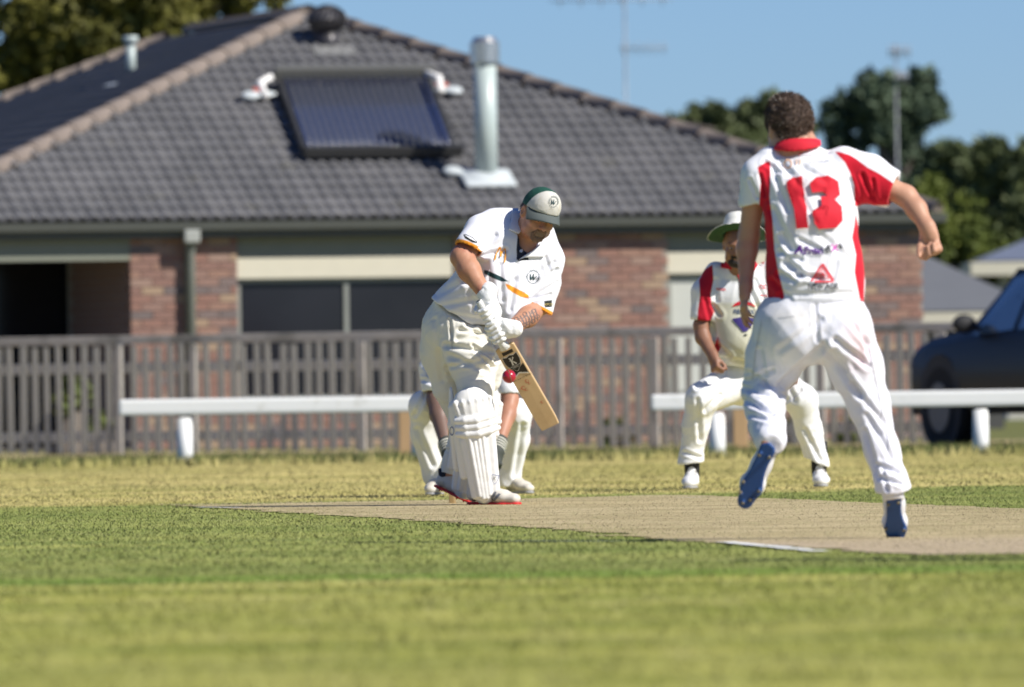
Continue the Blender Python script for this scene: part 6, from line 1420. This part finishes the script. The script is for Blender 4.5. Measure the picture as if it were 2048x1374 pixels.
sdf_obj('trousers', fl, MATS['white_trouser_cloth'], kp, disp=lambda V, N: folds(wrinkle(V, N, 96, .0035, .12, (1.4, .8, .8), 1.3), N, [(880, 860, 900, 930, 6, .014), (835, 860, 865, 930, 7, .010), (1045, 850, 1030, 950, 7, .010), (850, 790, 830, 830, 6, .010)]))
fl = Field(HA(0, 0, 0) - .16, HA(0, 0, 0) + .19, .006); fl.ell(HA(0, -.008, .018), (s_, f__, u__), (.088, .106, .098), .01); fl.cut(HA(0, 0, .012), -u__, HA(0, 0, 0), .5)
for i in range(15):
    a = (i - 7) * .010; fl.cone(HA(a, .085 - abs(a) * .4, .022), HA(a, .155 - abs(a) * .5, .008), .008, .007, .008)
sdf_obj('cap', fl, mat('dark_red_cap', (.20, .012, .02), .85), kp)
m_kg = mat('striped_glove_cuff', (.62, .60, .50), .7); m_kgd = mat('dark_glove', (.06, .065, .055), .7)
for (wx, wy, gx, gy, lab) in ((893, 888, 906, 925, 'left'), (998, 884, 985, 922, 'right')):
    w_ = J(wx, wy, -.33); g_ = J(gx, gy, -.44); fl = Field(np.minimum(w_, g_) - .16, np.maximum(w_, g_) + .16, .006); fl.cone(w_, (w_ + g_) / 2, .050, .052, .01); d = N3(g_ - w_); sd_ = N3(np.cross(d, Y3))
    hand(fl, (w_ * .45 + g_ * .55), d, (0, -.5, -.2) if 1 else 0, X3 if lab == 'left' else -X3, .20, (20, 25, 20), .4, .0165, (.3, .4), 1.6); sdf_obj('keeper_glove', fl, m_kgd, kp)
    for j in range(4):
        bx = Box(); c_ = w_ + d * (.004 + .020 * j); bx.tube([c_, c_ + d * .009], [.0525, .053], 20); keep(bx.build('cuff_band', m_kg, None, True, bevel=.002), kp)
for (x, y, dx) in ((884, 988, .10), (1020, 985, .14)):
    hl = J(x - 4, y, .16); hl[2] = .012; tl = hl + np.array([dx if x > 900 else -.05, -.25, 0])
    shoe(kp, hl, tl, (0, 0, 1), m_shoeb, mat('grey_sole', (.35, .35, .35), .6), .29, None, .006, studs=False)

# =========================================================== UMPIRE (outside the frame, his shadow falls across the grass)
def umpire():
    g = ground(1560, 1121); DU = g[1] - .95; X0 = g[0] + 1.70 * SUN[0] / SUN[2] * 1.0
    e = empty('person', (X0, DU, 0), 'umpire in hat and white coat standing just outside the right edge', 'person')
    def U(x, y, z): return np.array([X0 + x, DU + y, z])
    fl = Field(U(-.5, -.4, 0), U(.5, .4, 1.9), .012); head(fl, U(0, .01, 1.66), (-.1, 1, -.05), (0, 0, 1), 1., 1., U(0, 0, 1.46))
    for q in (-1, 1):
        fl.chain([U(.2 * q, 0, 1.40), U(.27 * q, -.02, 1.12), U(.22 * q, -.10, .88)], [.05, .042, .03], .02); hand(fl, U(.22 * q, -.10, .88), (0, -.1, -1), (-q, 0, 0), (0, 1, 0)); fl.chain([U(.1 * q, 0, .9), U(.11 * q, 0, .5), U(.12 * q, 0, .08)], [.08, .06, .045], .03)
    fl.chain([U(0, 0, 1.42), U(0, 0, 1.15), U(0, 0, .92)], [.10, .12, .12], .05, X3, [1.5, 1.3, 1.3]); sdf_obj('body', fl, m_skin, e)
    fl = Field(U(-.5, -.4, .5), U(.5, .4, 1.6), .012); fl.chain([U(0, 0, 1.40), U(0, 0, 1.15), U(0, 0, .85), U(0, 0, .62)], [.11, .14, .15, .17], .05, X3, [1.6, 1.35, 1.3, 1.3])
    for q in (-1, 1): fl.chain([U(.19 * q, 0, 1.40), U(.27 * q, -.02, 1.12), U(.235 * q, -.08, .94)], [.07, .062, .055], .03)
    sdf_obj('coat', fl, m_wht, e)
    fl = Field(U(-.3, -.3, 0), U(.3, .3, .9), .012)
    for q in (-1, 1): fl.chain([U(.1 * q, 0, .85), U(.11 * q, 0, .5), U(.12 * q, 0, .08)], [.10, .085, .075], .03)
    sdf_obj('trousers', fl, m_black, e)
    fl = Field(U(-.3, -.3, 1.6), U(.3, .3, 1.95), .01); fl.cone(U(0, 0, 1.72), U(0, 0, 1.79), .10, .085, .02); fl.ell(U(0, 0, 1.70), WORLD, (.19, .19, .012), .02); sdf_obj('hat', fl, MATS['white_felt_hat'], e)
    for q in (-1, 1): shoe(e, U(.12 * q, -.10, .01), U(.14 * q, .2, .01), (0, 0, 1), m_black, m_black, .29, None, .01, studs=False)
umpire()
